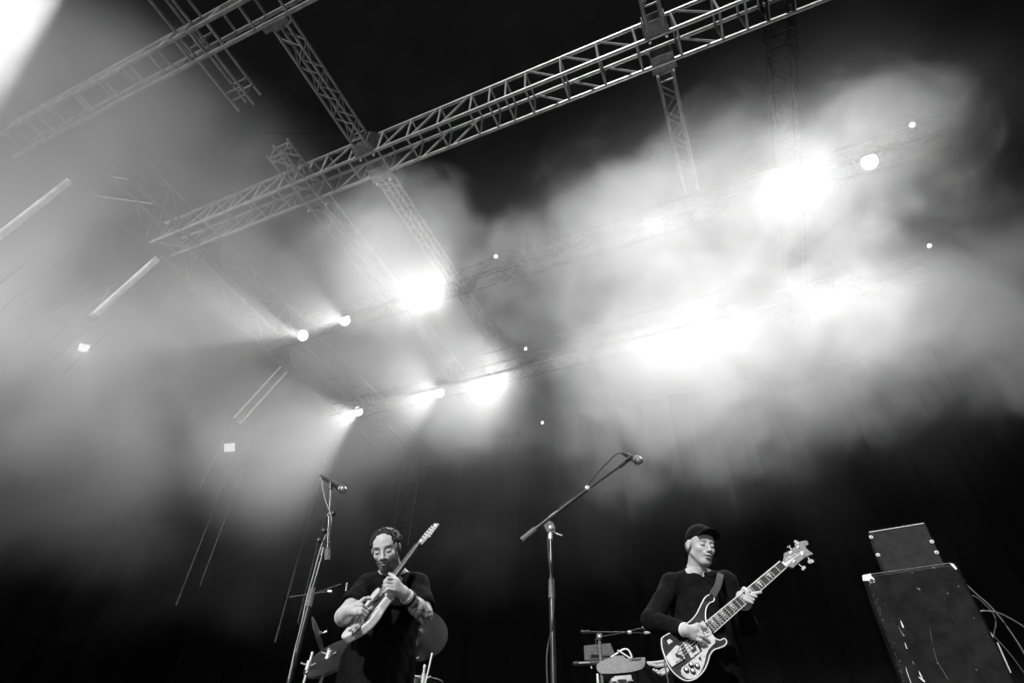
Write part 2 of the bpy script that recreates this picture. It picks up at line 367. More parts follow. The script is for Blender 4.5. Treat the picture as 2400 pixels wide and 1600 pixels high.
# ================================================================== IMPLICIT SURFACES (one continuous skin for bodies and clothes)
class SDF:
    def __init__(s, lo, hi, h):
        s.h = h; s.lo = np.array(lo, float); s.n = (np.ceil((np.array(hi)-s.lo)/h)).astype(int)+1
        s.F = np.full(tuple(s.n), 1.0, np.float32)
    def win(s, lo, hi):
        a = np.clip(np.floor((np.array(lo)-s.lo)/s.h).astype(int), 0, s.n); b = np.clip(np.ceil((np.array(hi)-s.lo)/s.h).astype(int)+1, 0, s.n)
        if (b <= a).any(): return None
        ax = [s.lo[i]+s.h*np.arange(a[i], b[i], dtype=np.float32) for i in range(3)]
        P = np.stack(np.meshgrid(*ax, indexing='ij'), -1).astype(np.float32)
        return (slice(a[0], b[0]), slice(a[1], b[1]), slice(a[2], b[2])), P
    def put(s, sl, d, k, op):
        F = s.F[sl]
        if op == 'u':
            if k <= 0: s.F[sl] = np.minimum(F, d); return
            hh = np.clip(.5+.5*(F-d)/k, 0, 1); s.F[sl] = F*(1-hh)+d*hh-k*hh*(1-hh)
        else:
            d = -d
            if k <= 0: s.F[sl] = np.maximum(F, d); return
            hh = np.clip(.5-.5*(F-d)/k, 0, 1); s.F[sl] = F*(1-hh)+d*hh+k*hh*(1-hh)
    def cap(s, a, b, ra, rb, k=.01, op='u'):
        a = np.array(a, float); b = np.array(b, float); m = max(ra, rb)+k+3*s.h
        w = s.win(np.minimum(a, b)-m, np.maximum(a, b)+m)
        if w is None: return s
        sl, P = w; ab = b-a; L = max(ab@ab, 1e-9); t = np.clip(((P-a)@ab)/L, 0, 1)
        d = np.linalg.norm(P-(a+t[..., None]*ab), axis=-1)-(ra+(rb-ra)*t)
        s.put(sl, d.astype(np.float32), k, op); return s
    def ell(s, c, r, Rm=None, k=.01, op='u'):
        c = np.array(c, float); r = np.array(r, float); m = r.max()+k+3*s.h
        if Rm is None: Rm = np.eye(3); m = r+k+3*s.h
        w = s.win(c-m, c+m)
        if w is None: return s
        sl, P = w; q = (P-c)@Rm; k0 = np.linalg.norm(q/r, axis=-1); k1 = np.linalg.norm(q/(r*r), axis=-1)+1e-6
        s.put(sl, (k0*(k0-1)/k1).astype(np.float32), k, op); return s
    def chain(s, pts, r0, r1, k=.004):
        n = len(pts)-1
        for i in range(n): s.cap(pts[i], pts[i+1], r0+(r1-r0)*i/n, r0+(r1-r0)*(i+1)/n, k if i == 0 else .002)
        return s
    def wrinkle(s, amp, freq, seed=0):
        rs = np.random.RandomState(seed); ax = [s.lo[i]+s.h*np.arange(s.n[i]) for i in range(3)]
        D = np.zeros(tuple(s.n), np.float32)
        for j in range(7):
            v = rs.normal(size=3); v[2] *= .45; v /= np.linalg.norm(v); v *= freq*(.35+rs.rand()*1.0); ph = rs.rand()*6.28; w2 = rs.normal(size=3)*freq*.4; p2 = rs.rand()*6
            X = v[0]*ax[0][:, None, None]+v[1]*ax[1][None, :, None]+v[2]*ax[2][None, None, :]+ph
            Y = w2[0]*ax[0][:, None, None]+w2[1]*ax[1][None, :, None]+w2[2]*ax[2][None, None, :]+p2
            D += (1-2*np.abs(np.sin(X+1.3*np.sin(Y)))).astype(np.float32)
        s.F += amp*D/7*2; return s
    def mesh(s):                                     # naive surface nets
        F = s.F; S = F < 0
        c = np.zeros(tuple(s.n-1), np.int8)
        for i in (0, 1):
            for j in (0, 1):
                for k in (0, 1): c += S[i:s.n[0]-1+i, j:s.n[1]-1+j, k:s.n[2]-1+k]
        act = np.argwhere((c > 0) & (c < 8)); idx = -np.ones(c.shape, np.int32); idx[tuple(act.T)] = np.arange(len(act))
        acc = np.zeros((len(act), 3)); cnt = np.zeros(len(act))
        C = [(i, j, k) for i in (0, 1) for j in (0, 1) for k in (0, 1)]
        for a in C:
            for b in C:
                if sum(b)-sum(a) == 1 and all(y >= x for x, y in zip(a, b)):
                    fa = F[act[:, 0]+a[0], act[:, 1]+a[1], act[:, 2]+a[2]]; fb = F[act[:, 0]+b[0], act[:, 1]+b[1], act[:, 2]+b[2]]
                    m = (fa < 0) != (fb < 0); t = np.where(m, fa/np.where(m, fa-fb, 1), 0)
                    p = np.array(a)+t[:, None]*(np.array(b)-np.array(a)); acc += p*m[:, None]; cnt += m
        V = s.lo+s.h*(act+acc/cnt[:, None])
        Q = []
        for ax in range(3):
            d = np.zeros(3, int); d[ax] = 1; n = s.n
            A = S[:n[0]-d[0], :n[1]-d[1], :n[2]-d[2]]; B = S[d[0]:, d[1]:, d[2]:]
            e = np.argwhere(A != B); u, v = (ax+1) % 3, (ax+2) % 3
            e = e[(e[:, u] > 0) & (e[:, v] > 0) & (e[:, u] < n[u]-1) & (e[:, v] < n[v]-1)]
            def I(du, dv):
                q = e.copy(); q[:, u] -= du; q[:, v] -= dv; return idx[tuple(q.T)]
            q = np.stack([I(1, 1), I(0, 1), I(0, 0), I(1, 0)], 1); ins = A[tuple(e.T)]
            q[~ins] = q[~ins][:, ::-1]; Q.append(q[(q >= 0).all(1)])
        return V, np.concatenate(Q)
    def obj(s, name, m, parent, smooth_it=1, col=None):
        V, Q = s.mesh()
        for _ in range(smooth_it):                   # light Laplacian
            A = np.zeros_like(V); n = np.zeros(len(V))
            for a, b in ((0, 1), (1, 2), (2, 3), (3, 0)):
                np.add.at(A, Q[:, a], V[Q[:, b]]); np.add.at(A, Q[:, b], V[Q[:, a]]); np.add.at(n, Q[:, a], 1); np.add.at(n, Q[:, b], 1)
            V = V*.5+.5*A/np.maximum(n, 1)[:, None]
        me = bpy.data.meshes.new(name); me.vertices.add(len(V)); me.vertices.foreach_set('co', V.astype(np.float32).ravel())
        me.loops.add(len(Q)*4); me.loops.foreach_set('vertex_index', Q.astype(np.int32).ravel())
        me.polygons.add(len(Q)); me.polygons.foreach_set('loop_start', (np.arange(len(Q))*4).astype(np.int32))
        try: me.polygons.foreach_set('loop_total', np.full(len(Q), 4, np.int32))
        except Exception: pass
        me.update(calc_edges=True); me.validate()
        if col is not None:
            at = me.attributes.new('tone', 'FLOAT', 'POINT'); at.data.foreach_set('value', col(V).astype(np.float32))
        return link(name, me, m, parent, True)
def tone_mat(name, base, rough, dark=.02, bump=.0, spec=.4):
    m = mat(name, base, rough, 0, 40, .06, bump, 300, spec); t = m.node_tree; p = t.nodes['Principled BSDF']
    src = p.inputs['Base Color'].links[0].from_socket
    a = t.nodes.new('ShaderNodeAttribute'); a.attribute_name = 'tone'
    x = t.nodes.new('ShaderNodeMix'); x.data_type = 'FLOAT'; t.links.new(a.outputs['Fac'], x.inputs[0]); x.inputs[2].default_value = dark
    t.links.new(src, x.inputs[3]); t.links.new(x.outputs[0], p.inputs['Base Color']); return m
M['skin'] = tone_mat('skin', .55, .5, .012, spec=.3)
M['shirt'] = mat('black_cotton', .0085, .9, 0, 25, .35, .25, 250, spec=.06)
M['hair'] = mat('dark_curly_hair', .005, .5, 0, 300, .6, .6, 600, spec=.3)
M['cap'] = mat('black_cap_cloth', .008, .8, 0, 200, .3, .3, 700, spec=.05)
M['trouser'] = mat('dark_trousers', .006, .9, 0, 30, .3, spec=.03)
def npv(v): return np.array(v, float)
def head_frame(c, yaw, pitch, roll):
    """local axes: X towards picture right, Y away from the face, Z up; yaw + turns the face to picture right, pitch + bows it, roll + leans the crown to picture right"""
    az = math.atan2(c[0]-CAM.x, c[1]-CAM.y)        # start out facing the camera's side of the stage
    Mx = Matrix.Rotation(-az, 3, 'Z') @ Matrix.Rotation(R(yaw), 3, 'Z') @ Matrix.Rotation(R(roll), 3, 'Y') @ Matrix.Rotation(R(pitch), 3, 'X')
    return np.array(Mx)
def head(S, c, Rm, sc=1.0, wide=1.0, ear=True):
    def G(p): return npv(c)+Rm@(npv(p)*npv((wide, 1, 1))*sc)
    def E(p, r, k=.012, op='u'): S.ell(G(p), npv(r)*sc*npv((wide, 1, 1)), Rm, k*sc, op)
    def K(a, b, ra, rb, k=.01, op='u'): S.cap(G(a), G(b), ra*sc, rb*sc, k*sc, op)
    E((0, .018, .034), (.074, .094, .084)); E((0, -.03, .03), (.064, .058, .066), .02)
    E((0, -.030, -.038), (.057, .056, .070), .02); E((0, -.058, -.096), (.026, .026, .021), .02)
    for s in (-1, 1):
        K((s*.051, .004, -.050), (s*.018, -.058, -.098), .015, .014, .02)
        E((s*.037, -.060, -.024), (.021, .022, .019), .018)
    K((-.032, -.078, .024), (.032, -.078, .024), .012, .012, .012)
    for s in (-1, 1):
        E((s*.031, -.098, .003), (.019, .016, .012), .010, 'd')
        E((s*.031, -.074, .001), (.0155, .0155, .0145), .004)
    K((0, -.086, .010), (0, -.108, -.026), .0075, .0095, .009)
    E((0, -.111, -.031), (.0105, .010, .009), .006)
    for s in (-1, 1): E((s*.0125, -.099, -.034), (.0075, .0095, .0075), .005)
    E((0, -.086, -.048), (.024, .014, .010), .012)
    E((0, -.0935, -.0575), (.023, .010, .0055), .004); E((0, -.0915, -.0715), (.019, .010, .007), .004)
    E((0, -.102, -.0640), (.018, .012, .0028), .003, 'd')
    if ear:
        for s in (-1, 1):
            E((s*.077, .012, -.004), (.008, .019, .031), .005); E((s*.086, .010, .002), (.006, .010, .017), .004, 'd')
    return G
def head_tone(c, Rm, sc, V, beard=0.0, brow=.6, lidline=.9, stubble=0, wide=1.0):
    q = ((V-npv(c))@Rm)/sc; q[:, 0] /= wide; x, y, z = q.T; t = np.ones(len(V)); ax = np.abs(x)
    near_ = (np.linalg.norm(q, axis=1) < .16)
    def g(a, b, cc, ra, rb, rc): return np.exp(-(((ax-a)/ra)**2+((y-b)/rb)**2+((z-cc)/rc)**2))
    front = y < -.02
    t -= brow*np.where(front, np.exp(-((ax-.032)/.019)**4-((z-.027+.15*np.abs(ax-.032))/.0058)**2), 0)
    t -= lidline*np.where(front, np.exp(-((ax-.031)/.014)**4-((z+.0065)/.0042)**2), 0)
    t -= .6*np.where(front, np.exp(-((ax-.031)/.017)**4-((z-.014)/.0036)**2), 0)
    t -= .9*np.where(y < -.09, np.exp(-((ax)/.019)**4-((z+.0642)/.0034)**2), 0)  # mouth slit shade painted in, the groove is finer than the grid
    t -= .25*np.where(y < -.085, np.exp(-((ax)/.021)**4-((z+.065)/.010)**2), 0)
    t -= .9*np.where(y < -.09, np.exp(-((ax-.0085)/.0045)**2-((z+.0415)/.004)**2), 0)  # nostrils painted dark as shaded recesses
    nz = .5+.5*np.sin(x*900+3*np.sin(z*700))*np.sin(z*1100+y*900)
    if beard:
        jaw = 1/(1+np.exp((z+.058-.55*np.clip(ax-.03, 0, 1))/.006)); chin_gap = np.exp(-(ax/.020)**4-((z+.076)/.004)**2)
        must = np.where(y < -.08, np.exp(-((ax)/.028)**4-((z+.049)/.0055)**2), 0)
        lips = np.exp(-((ax)/.02)**4-((z+.0655)/.009)**2)*(y < -.08)
        side = 1/(1+np.exp(-(ax-.052)/.004))/(1+np.exp((z-.0)/.008))*(y < .02)*(y > -.05)
        b = np.clip(jaw*(y < .03)+must+side, 0, 1)*(1-lips)
        neck = 1/(1+np.exp((z+.118)/.004)); b *= 1-neck*0.6
        t -= beard*b*(.75+.25*nz)
    if stubble:
        b = 1/(1+np.exp((z+.062-.5*np.clip(ax-.03, 0, 1))/.01))*(z > -.125); t -= stubble*b*(.5+.5*nz)
    return np.where(near_, np.clip(t, 0, 1), 1)
# ================================================================== INSTRUMENTS
def solve_y(pxa, ya, pxb, dist, sign):
    A = PY(*pxa, ya); best = None
    for i in range(400):
        y = ya+sign*i*.002; d = abs((PY(*pxb, y)-A).length-dist)
        if best is None or d < best[0]: best = (d, y)
    return best[1]
def frame(a, b, turn=0):
    """axis from a to b, lateral w (towards picture lower right), normal n roughly at the camera, turned about the axis"""
    u = (b-a).normalized(); n = (CAM-(a+b)/2); n = (n-u*n.dot(u)).normalized(); w = n.cross(u)
    if w.z > 0: w = -w
    c, s = math.cos(R(turn)), math.sin(R(turn)); n2 = n*c-w*s; w2 = w*c+n*s
    return u, w2, n2
# ---- dark bass guitar
M['gloss_and_shade'] = mat('dark_gloss_and_shade', .03, .22, 0, 22, .8, spec=.7)
M['ivory'] = mat('white_binding', .8, .35, 0, 30, .05)
M['guard'] = mat('pale_pickguard', .62, .4, 0, 60, .12)
M['board'] = mat('fingerboard', .022, .6, 0, 90, .5, spec=.15)
M['headwood'] = mat('headstock_wood', .30, .35, 0, 60, .18)
M['ink'] = mat('black_lettering', .01, .6, 0, 30, .1)
M['string'] = mat('steel_string', .8, .25, .8, 50, .1)
M['white_body'] = mat('white_guitar_body', .72, .3, 0, 14, .1)
M['maple'] = mat('maple_neck', .55, .35, 0, 50, .15)
BR = (1580.6, 1541.2); NU = (1834.6, 1323.0)
yb = 3.30; yn = solve_y(BR, yb, NU, .845, -1)
b0, b1 = PY(*BR, yb), PY(*NU, yn); bu, bw_, bn = frame(b0, b1, 8)
def BP(px, py, off=0): return PP(px, py, b0, bn)+bn*off
def z4(x, y): return (1500+x*.25507, 1200+y*.25507)
def z2(x, y): return (1540+x*.10204, 1440+y*.10204)
def zh(x, y): return (1820+x*.06376, 1250+y*.06376)
def bl(u, w, off=0): return b0+bu*u+bw_*w+bn*off
bass = thing('bass_guitar', 'dark bass guitar with pale pickguard and white edge binding, four tuning keys', 'bass guitar', b0)
out = [(650,748),(680,775),(678,812),(640,830),(612,870),(602,920),(605,985),(625,1040),(655,1110),(690,1155),(735,1172),(775,1157),(797,1185),(780,1220),(735,1242),(680,1262),(645,1305),(625,1370),(595,1440),(545,1500),(490,1535),(430,1545),(370,1520),(300,1460),(255,1390),(225,1310),(203,1240),(198,1180),(205,1150),(260,1115),(330,1090),(400,1040),(470,990),(520,930),(560,850),(600,780)]
body_o = [BP(*z4(*p)) for p in out]; body_o = bez(body_o+[body_o[0]], 4)[:-1]
m = MB(); m.prism([p-bn*.036 for p in body_o], bn*.036); m.obj('body', M['gloss_and_shade'], bass)
MB().tube(body_o+[body_o[0]], .0032, 6, cap=False).obj('binding', M['ivory'], bass)
pg = [(1045,130),(1085,170),(1110,230),(1180,330),(1335,570),(1330,650),(1270,700),(1190,790),(1130,900),(1110,1010),(1080,1130),(1030,1260),(960,1370),(870,1450),(760,1475),(650,1450),(570,1380),(545,1290),(570,1210),(700,1110),(850,990),(1040,830),(970,690),(900,560),(850,420),(900,280),(990,180)]
pgo = MB().prism([BP(*z2(*p), .0005) for p in pg], bn*.003).obj('pickguard', M['guard'], bass, smooth=False)
for x, y in ((1045,165),(975,290),(1300,605),(1082,950),(895,1365),(597,1370),(675,1168),(868,1003)):
    MB().lathe(BP(*z2(x, y), .0036), bn, [(0, .0022), (.0006, .0022), (.0008, 0)], 8).obj('screw', M['ink'], pgo)
for x, y in ((775,1150),(915,1180),(665,1265),(815,1295)):
    q = BP(*z2(x, y), .0036)
    k = MB().lathe(q, bn, [(0, .0135), (.012, .0125), (.016, .0105), (.016, 0)], 20).obj('knob', M['ink'], bass)
    MB().lathe(q+bn*.016, bn, [(0, .0085), (.002, .0075), (.003, 0)], 16).obj('knob_cap', M['chrome'], k)
MB().tube([BP(*z2(980, 1010), .003), BP(*z2(975, 1000), .022)], [.006, .004], 8).obj('switch', M['ink'], bass)
# neck from the body to the nut
L = .845; fr = [L*2**(-n/12) for n in range(0, 22)]
def hw(u): return .0215+(.030-.0215)*(L-u)/(L-.26)
m = MB(); us = [.255, L]
m.prism([bl(us[0], -hw(us[0]), .004), bl(us[0], hw(us[0]), .004), bl(us[1], hw(us[1]), .004), bl(us[1], -hw(us[1]), .004)], bn*.006)
m.obj('fingerboard', M['board'], bass, smooth=False)
m = MB(); m.tube([bl(.24, 0, -.018), bl(L+.01, 0, -.014)], [.021, .0165], 14); m.obj('neck', M['headwood'], bass)
for s in (-1, 1): MB().tube([bl(us[0], s*hw(us[0]), .0075), bl(us[1], s*hw(us[1]), .0075)], .0032, 6).obj('neck_binding', M['ivory'], bass)
for f in fr[1:21]: MB().tube([bl(f, -hw(f)*.97, .0105), bl(f, hw(f)*.97, .0105)], .0020, 5).obj('fret', M['guard'], bass)
for n in (3, 5, 7, 9, 12, 15, 17, 19):
    a, b_ = fr[n-1], fr[n]; mm = (a+b_)/2; d = (a-b_)*.32
    MB().prism([bl(mm+d*.1, hw(mm)*.85, .0103), bl(mm+d, -hw(mm)*.85, .0103), bl(mm-d, -hw(mm)*.85, .0103)], bn*.0006).obj('inlay', M['guard'], bass, smooth=False)
for i in range(4):
    w = (-.75+.5*i)
    MB().tube([bl(.005, w*.028, .016), bl(L, w*hw(L), .0135)], .0011+.0002*(3-i), 5).obj('string', M['string'], bass)
# headstock
hs = [(285,710),(450,640),(700,470),(860,310),(900,280),(1010,260),(1100,255),(1155,320),(1160,410),(1090,410),(1055,460),(1080,530),(1200,640),(1350,740),(1180,790),(1000,890),(800,1060),(600,1250),(450,1195),(310,1240),(190,1090),(265,920),(290,820)]
MB().prism([BP(*zh(*p), -.016) for p in hs], bn*.018).obj('headstock', M['headwood'], bass, smooth=False)
plate = [(185,1085),(320,1240),(480,1080),(650,900),(900,735),(1030,645),(900,645),(760,690),(560,790),(440,860),(260,1010)]
pl = MB().prism([BP(*zh(*p), .0025) for p in plate], bn*.0015).obj('nameplate', M['ivory'], bass, smooth=False)
for x, y in ((800,495),(540,700),(970,765),(655,1025)):
    q = BP(*zh(x, y), .002); t_ = MB().lathe(q, bn, [(0, .0095), (.003, .009), (.004, .006), (.012, .0045), (.013, 0)], 16).obj('tuner_post', M['chrome'], bass)
for (x0, y0, x1, y1, w) in ((700,400,760,310,.012), (590,560,490,450,.004), (1150,800,1260,960,.012), (830,1080,990,1210,.009)):
    e = BP(*zh(x1, y1), -.012); s_ = BP(*zh(x0, y0), -.012)
    k = MB(); k.tube([s_, e], .003, 6); dd = (e-s_).normalized(); sd_ = dd.cross(bn)
    for o_ in (-.5, .5): k.lathe(e+dd*.004+sd_*o_*.014, bn if w > .005 else dd, [(-.003, 0), (-.003, w*.85), (.003, w*.85), (.003, 0)], 12)
    k.obj('tuning_key', M['chrome'], bass)
def text(s_, name, origin, xd, yd, size, m, parent, shear=0, ext=.0004):
    cu = bpy.data.curves.new(name, 'FONT'); cu.body = s_; cu.size = 1; cu.extrude = .02; cu.shear = shear; cu.offset = .012
    o = bpy.data.objects.new(name, cu); COL.objects.link(o); bpy.context.view_layer.update()
    dg = bpy.context.evaluated_depsgraph_get(); me = bpy.data.meshes.new_from_object(o.evaluated_get(dg)); bpy.data.objects.remove(o)
    co = np.zeros(len(me.vertices)*3); me.vertices.foreach_get('co', co); co = co.reshape(-1, 3)
    wd = co[:, 0].max(); k = size/wd; X, Y = npv(xd.normalized()), npv(yd.normalized()); N_ = np.cross(X, Y)
    V = npv(origin)+np.outer(co[:, 0]*k, X)+np.outer(co[:, 1]*k, Y)+np.outer(co[:, 2]*k, N_)*(.3)
    me.vertices.foreach_set('co', V.ravel()); me.update(); return link(name, me, m, parent, False)
ta, tb = BP(*zh(300, 1085), .0042), BP(*zh(905, 690), .0042)
ty = (BP(*zh(250, 1000), .0042)-BP(*zh(320, 1100), .0042))
tx = (tb-ta); ty = (ty-tx*(ty.dot(tx)/tx.dot(tx))).normalized()
text('Rickenbacker', 'lettering', ta, tx, ty, tx.length, M['ink'], pl, .2)
# pickups, bridge and tailpiece
def quad(p, off, th, name, m, fn=z2, par=None): return MB().prism([BP(*fn(*q), off) for q in p], bn*th).obj(name, m, par or bass, smooth=False)
quad([(580,640),(640,620),(850,960),(780,1005)], .004, .006, 'pickup_surround', M['guard'])
quad([(870,710),(905,705),(985,850),(940,880)], .004, .006, 'pickup_surround', M['guard'])
quad([(800,905),(905,830),(945,880),(840,950)], .0045, .005, 'pickup_surround', M['guard'])
quad([(640,610),(860,660),(940,830),(800,900)], .001, .004, 'pickup', M['ink'])
quad([(660,640),(700,630),(830,800),(790,820)], .006, .004, 'pickup_blade', M['chrome'])
quad([(1060,395),(1095,375),(1170,490),(1110,530)], .004, .007, 'pickup', M['chrome'])
tp = quad([(205,975),(265,895),(330,820),(440,710),(540,740),(560,850),(640,1010),(430,1140),(340,1205),(270,1110)], .001, .010, 'tailpiece', M['chrome'])
quad([(300,880),(410,760),(500,800),(420,900),(470,1000),(600,990),(420,1110),(350,1010)], .0115, .006, 'bridge', M['guard'])
for i in range(4): quad([(400+45*i,925+12*i),(425+45*i,905+12*i),(470+45*i,985+12*i),(440+45*i,1005+12*i)], .018, .004, 'saddle', M['ink'], par=tp)
wearp = MB().prism([BP(*z2(*q), .0004) for q in ((220,590),(290,550),(350,590),(355,620),(300,650),(265,680),(245,640))], bn*.0006).obj('worn_patch', M['guard'], bass, smooth=False)
# lead hanging from the bass
tag(MB().tube(bez([BP(1560, 1540, -.02), BP(1558, 1548, -.02), BP(1562, 1570, -.02), BP(1570, 1604, -.03), BP(1578, 1650, -.05), BP(1560, 1800, -.02)], 6), .004, 6).obj('guitar_lead', M['cable']), 'thin dark lead hanging from the lower end of the bass guitar', 'cable')

# ---- white electric guitar, seen nearly edge on
GB = (840, 1464); GN = (981, 1274)
gy = 3.02; gyn = solve_y(GB, gy, GN, .648, 1)
g0, g1 = PY(*GB, gy), PY(*GN, gyn); gu, gw, gn = frame(g0, g1, 72)
def gl(u, w, off=0): return g0+gu*u+gw*w+gn*off
gtr = thing('electric_guitar', 'white electric guitar with dark hardware, held edge-on by the bearded man', 'electric guitar', g0)
ol = [(-.042,.01),(-.036,.05),(-.01,.085),(.04,.095),(.10,.085),(.15,.087),(.185,.096),(.207,.088),(.214,.07),(.21,.05),(.20,.032),(.20,-.032),(.24,-.055),(.30,-.085),(.335,-.12),(.30,-.145),(.20,-.13),(.11,-.12),(.04,-.13),(-.01,-.13),(-.045,-.08)]
go_ = bez([gl(*p) for p in ol]+[gl(*ol[0])], 4)[:-1]
mb_ = MB(); mb_.prism([p-gn*.042 for p in go_], gn*.042); me = mb_.obj('body', M['white_body'], gtr)
bv = me.modifiers.new('edge', 'BEVEL'); bv.width = .008; bv.segments = 3; bv.limit_method = 'ANGLE'; bv.angle_limit = R(60)
MB().prism([gl(*p, .0005) for p in ((-.05,.05),(.02,.05),(.10,.06),(.17,.07),(.20,.04),(.20,-.04),(.16,-.075),(.06,-.07),(-.02,-.03),(-.09,.03))], gn*.003).obj('pickguard', M['ink'], gtr, smooth=False)
for u in (.03, .095, .16): MB().box(gl(u, 0, .008), .01, .036, .005, (gu, gw, gn)).obj('pickup', M['chrome' if u < .1 else 'ink'], gtr, smooth=False)
MB().box(gl(-.01, 0, .008), .022, .04, .006, (gu, gw, gn)).obj('bridge', M['chrome'], gtr, smooth=False)
for u, w in ((-.01,.045),(-.03,.035),(-.05,.02)):
    MB().lathe(gl(u, w, .003), gn, [(0, .011), (.014, .009), (.016, 0)], 14).obj('knob', M['chrome'], gtr)
MB().tube([gl(-.02, .02, .01), gl(.02, .05, .035), gl(.06, .055, .04)], .003, 6).obj('tremolo_arm', M['chrome'], gtr)
def ghw(u): return .0205+(.028-.0205)*(.648-u)/.45
MB().tube([gl(.18, 0, -.006), gl(.655, 0, -.005)], [.0135, .0115], 14).obj('neck', M['gloss_and_shade'], gtr)  # dark colour stands in for the shadow under the neck
MB().prism([gl(.18, -ghw(.18), .004), gl(.18, ghw(.18), .004), gl(.648, ghw(.648), .004), gl(.648, -ghw(.648), .004)], gn*.006).obj('fingerboard', M['board'], gtr, smooth=False)
MB().tube([gl(.18, ghw(.18), .009), gl(.648, ghw(.648), .009)], .0022, 6).obj('neck_edge', M['maple'], gtr)
for n in range(1, 20):
    f = .648*2**(-n/12); MB().tube([gl(f, -ghw(f), .0105), gl(f, ghw(f), .0105)], .0016, 5).obj('fret', M['chrome'], gtr)
for i in range(6):
    w = -.85+.34*i; MB().tube([gl(-.01, w*.026, .016), gl(.648, w*.0195, .0125)], .0006, 4).obj('string', M['string'], gtr)
hp = [(.645,-.021),(.645,.021),(.69,.038),(.74,.044),(.80,.046),(.835,.035),(.845,.012),(.83,-.008),(.78,-.02),(.70,-.024)]
MB().prism([gl(*p, -.012) for p in hp], gn*.014).obj('headstock', M['white_body'], gtr, smooth=False)
for i in range(6):
    u = .69+.024*i; w = .012+.003*i
    MB().lathe(gl(u, w, .002), gn, [(0, .005), (.008, .004), (.009, 0)], 10).obj('tuner_post', M['ink'], gtr)
    k = MB(); k.tube([gl(u, .04, -.006), gl(u, .056, -.006)], .0028, 6); k.lathe(gl(u, .056, -.006), gw, [(0, .003), (.002, .008), (.009, .007), (.011, 0)], 10); k.obj('tuning_key', M['chrome'], gtr)
# ================================================================== PEOPLE
def GP(px, py, off=0): return npv(PP(px, py, g0, gn)+gn*off)
def QP(px, py, off=0): return npv(BP(px, py, off))
def Y(px, py, y): return npv(PY(px, py, y))
def limb(S, pts, rs, k=.03):
    for i in range(len(pts)-1): S.cap(pts[i], pts[i+1], rs[i], rs[i+1], k)
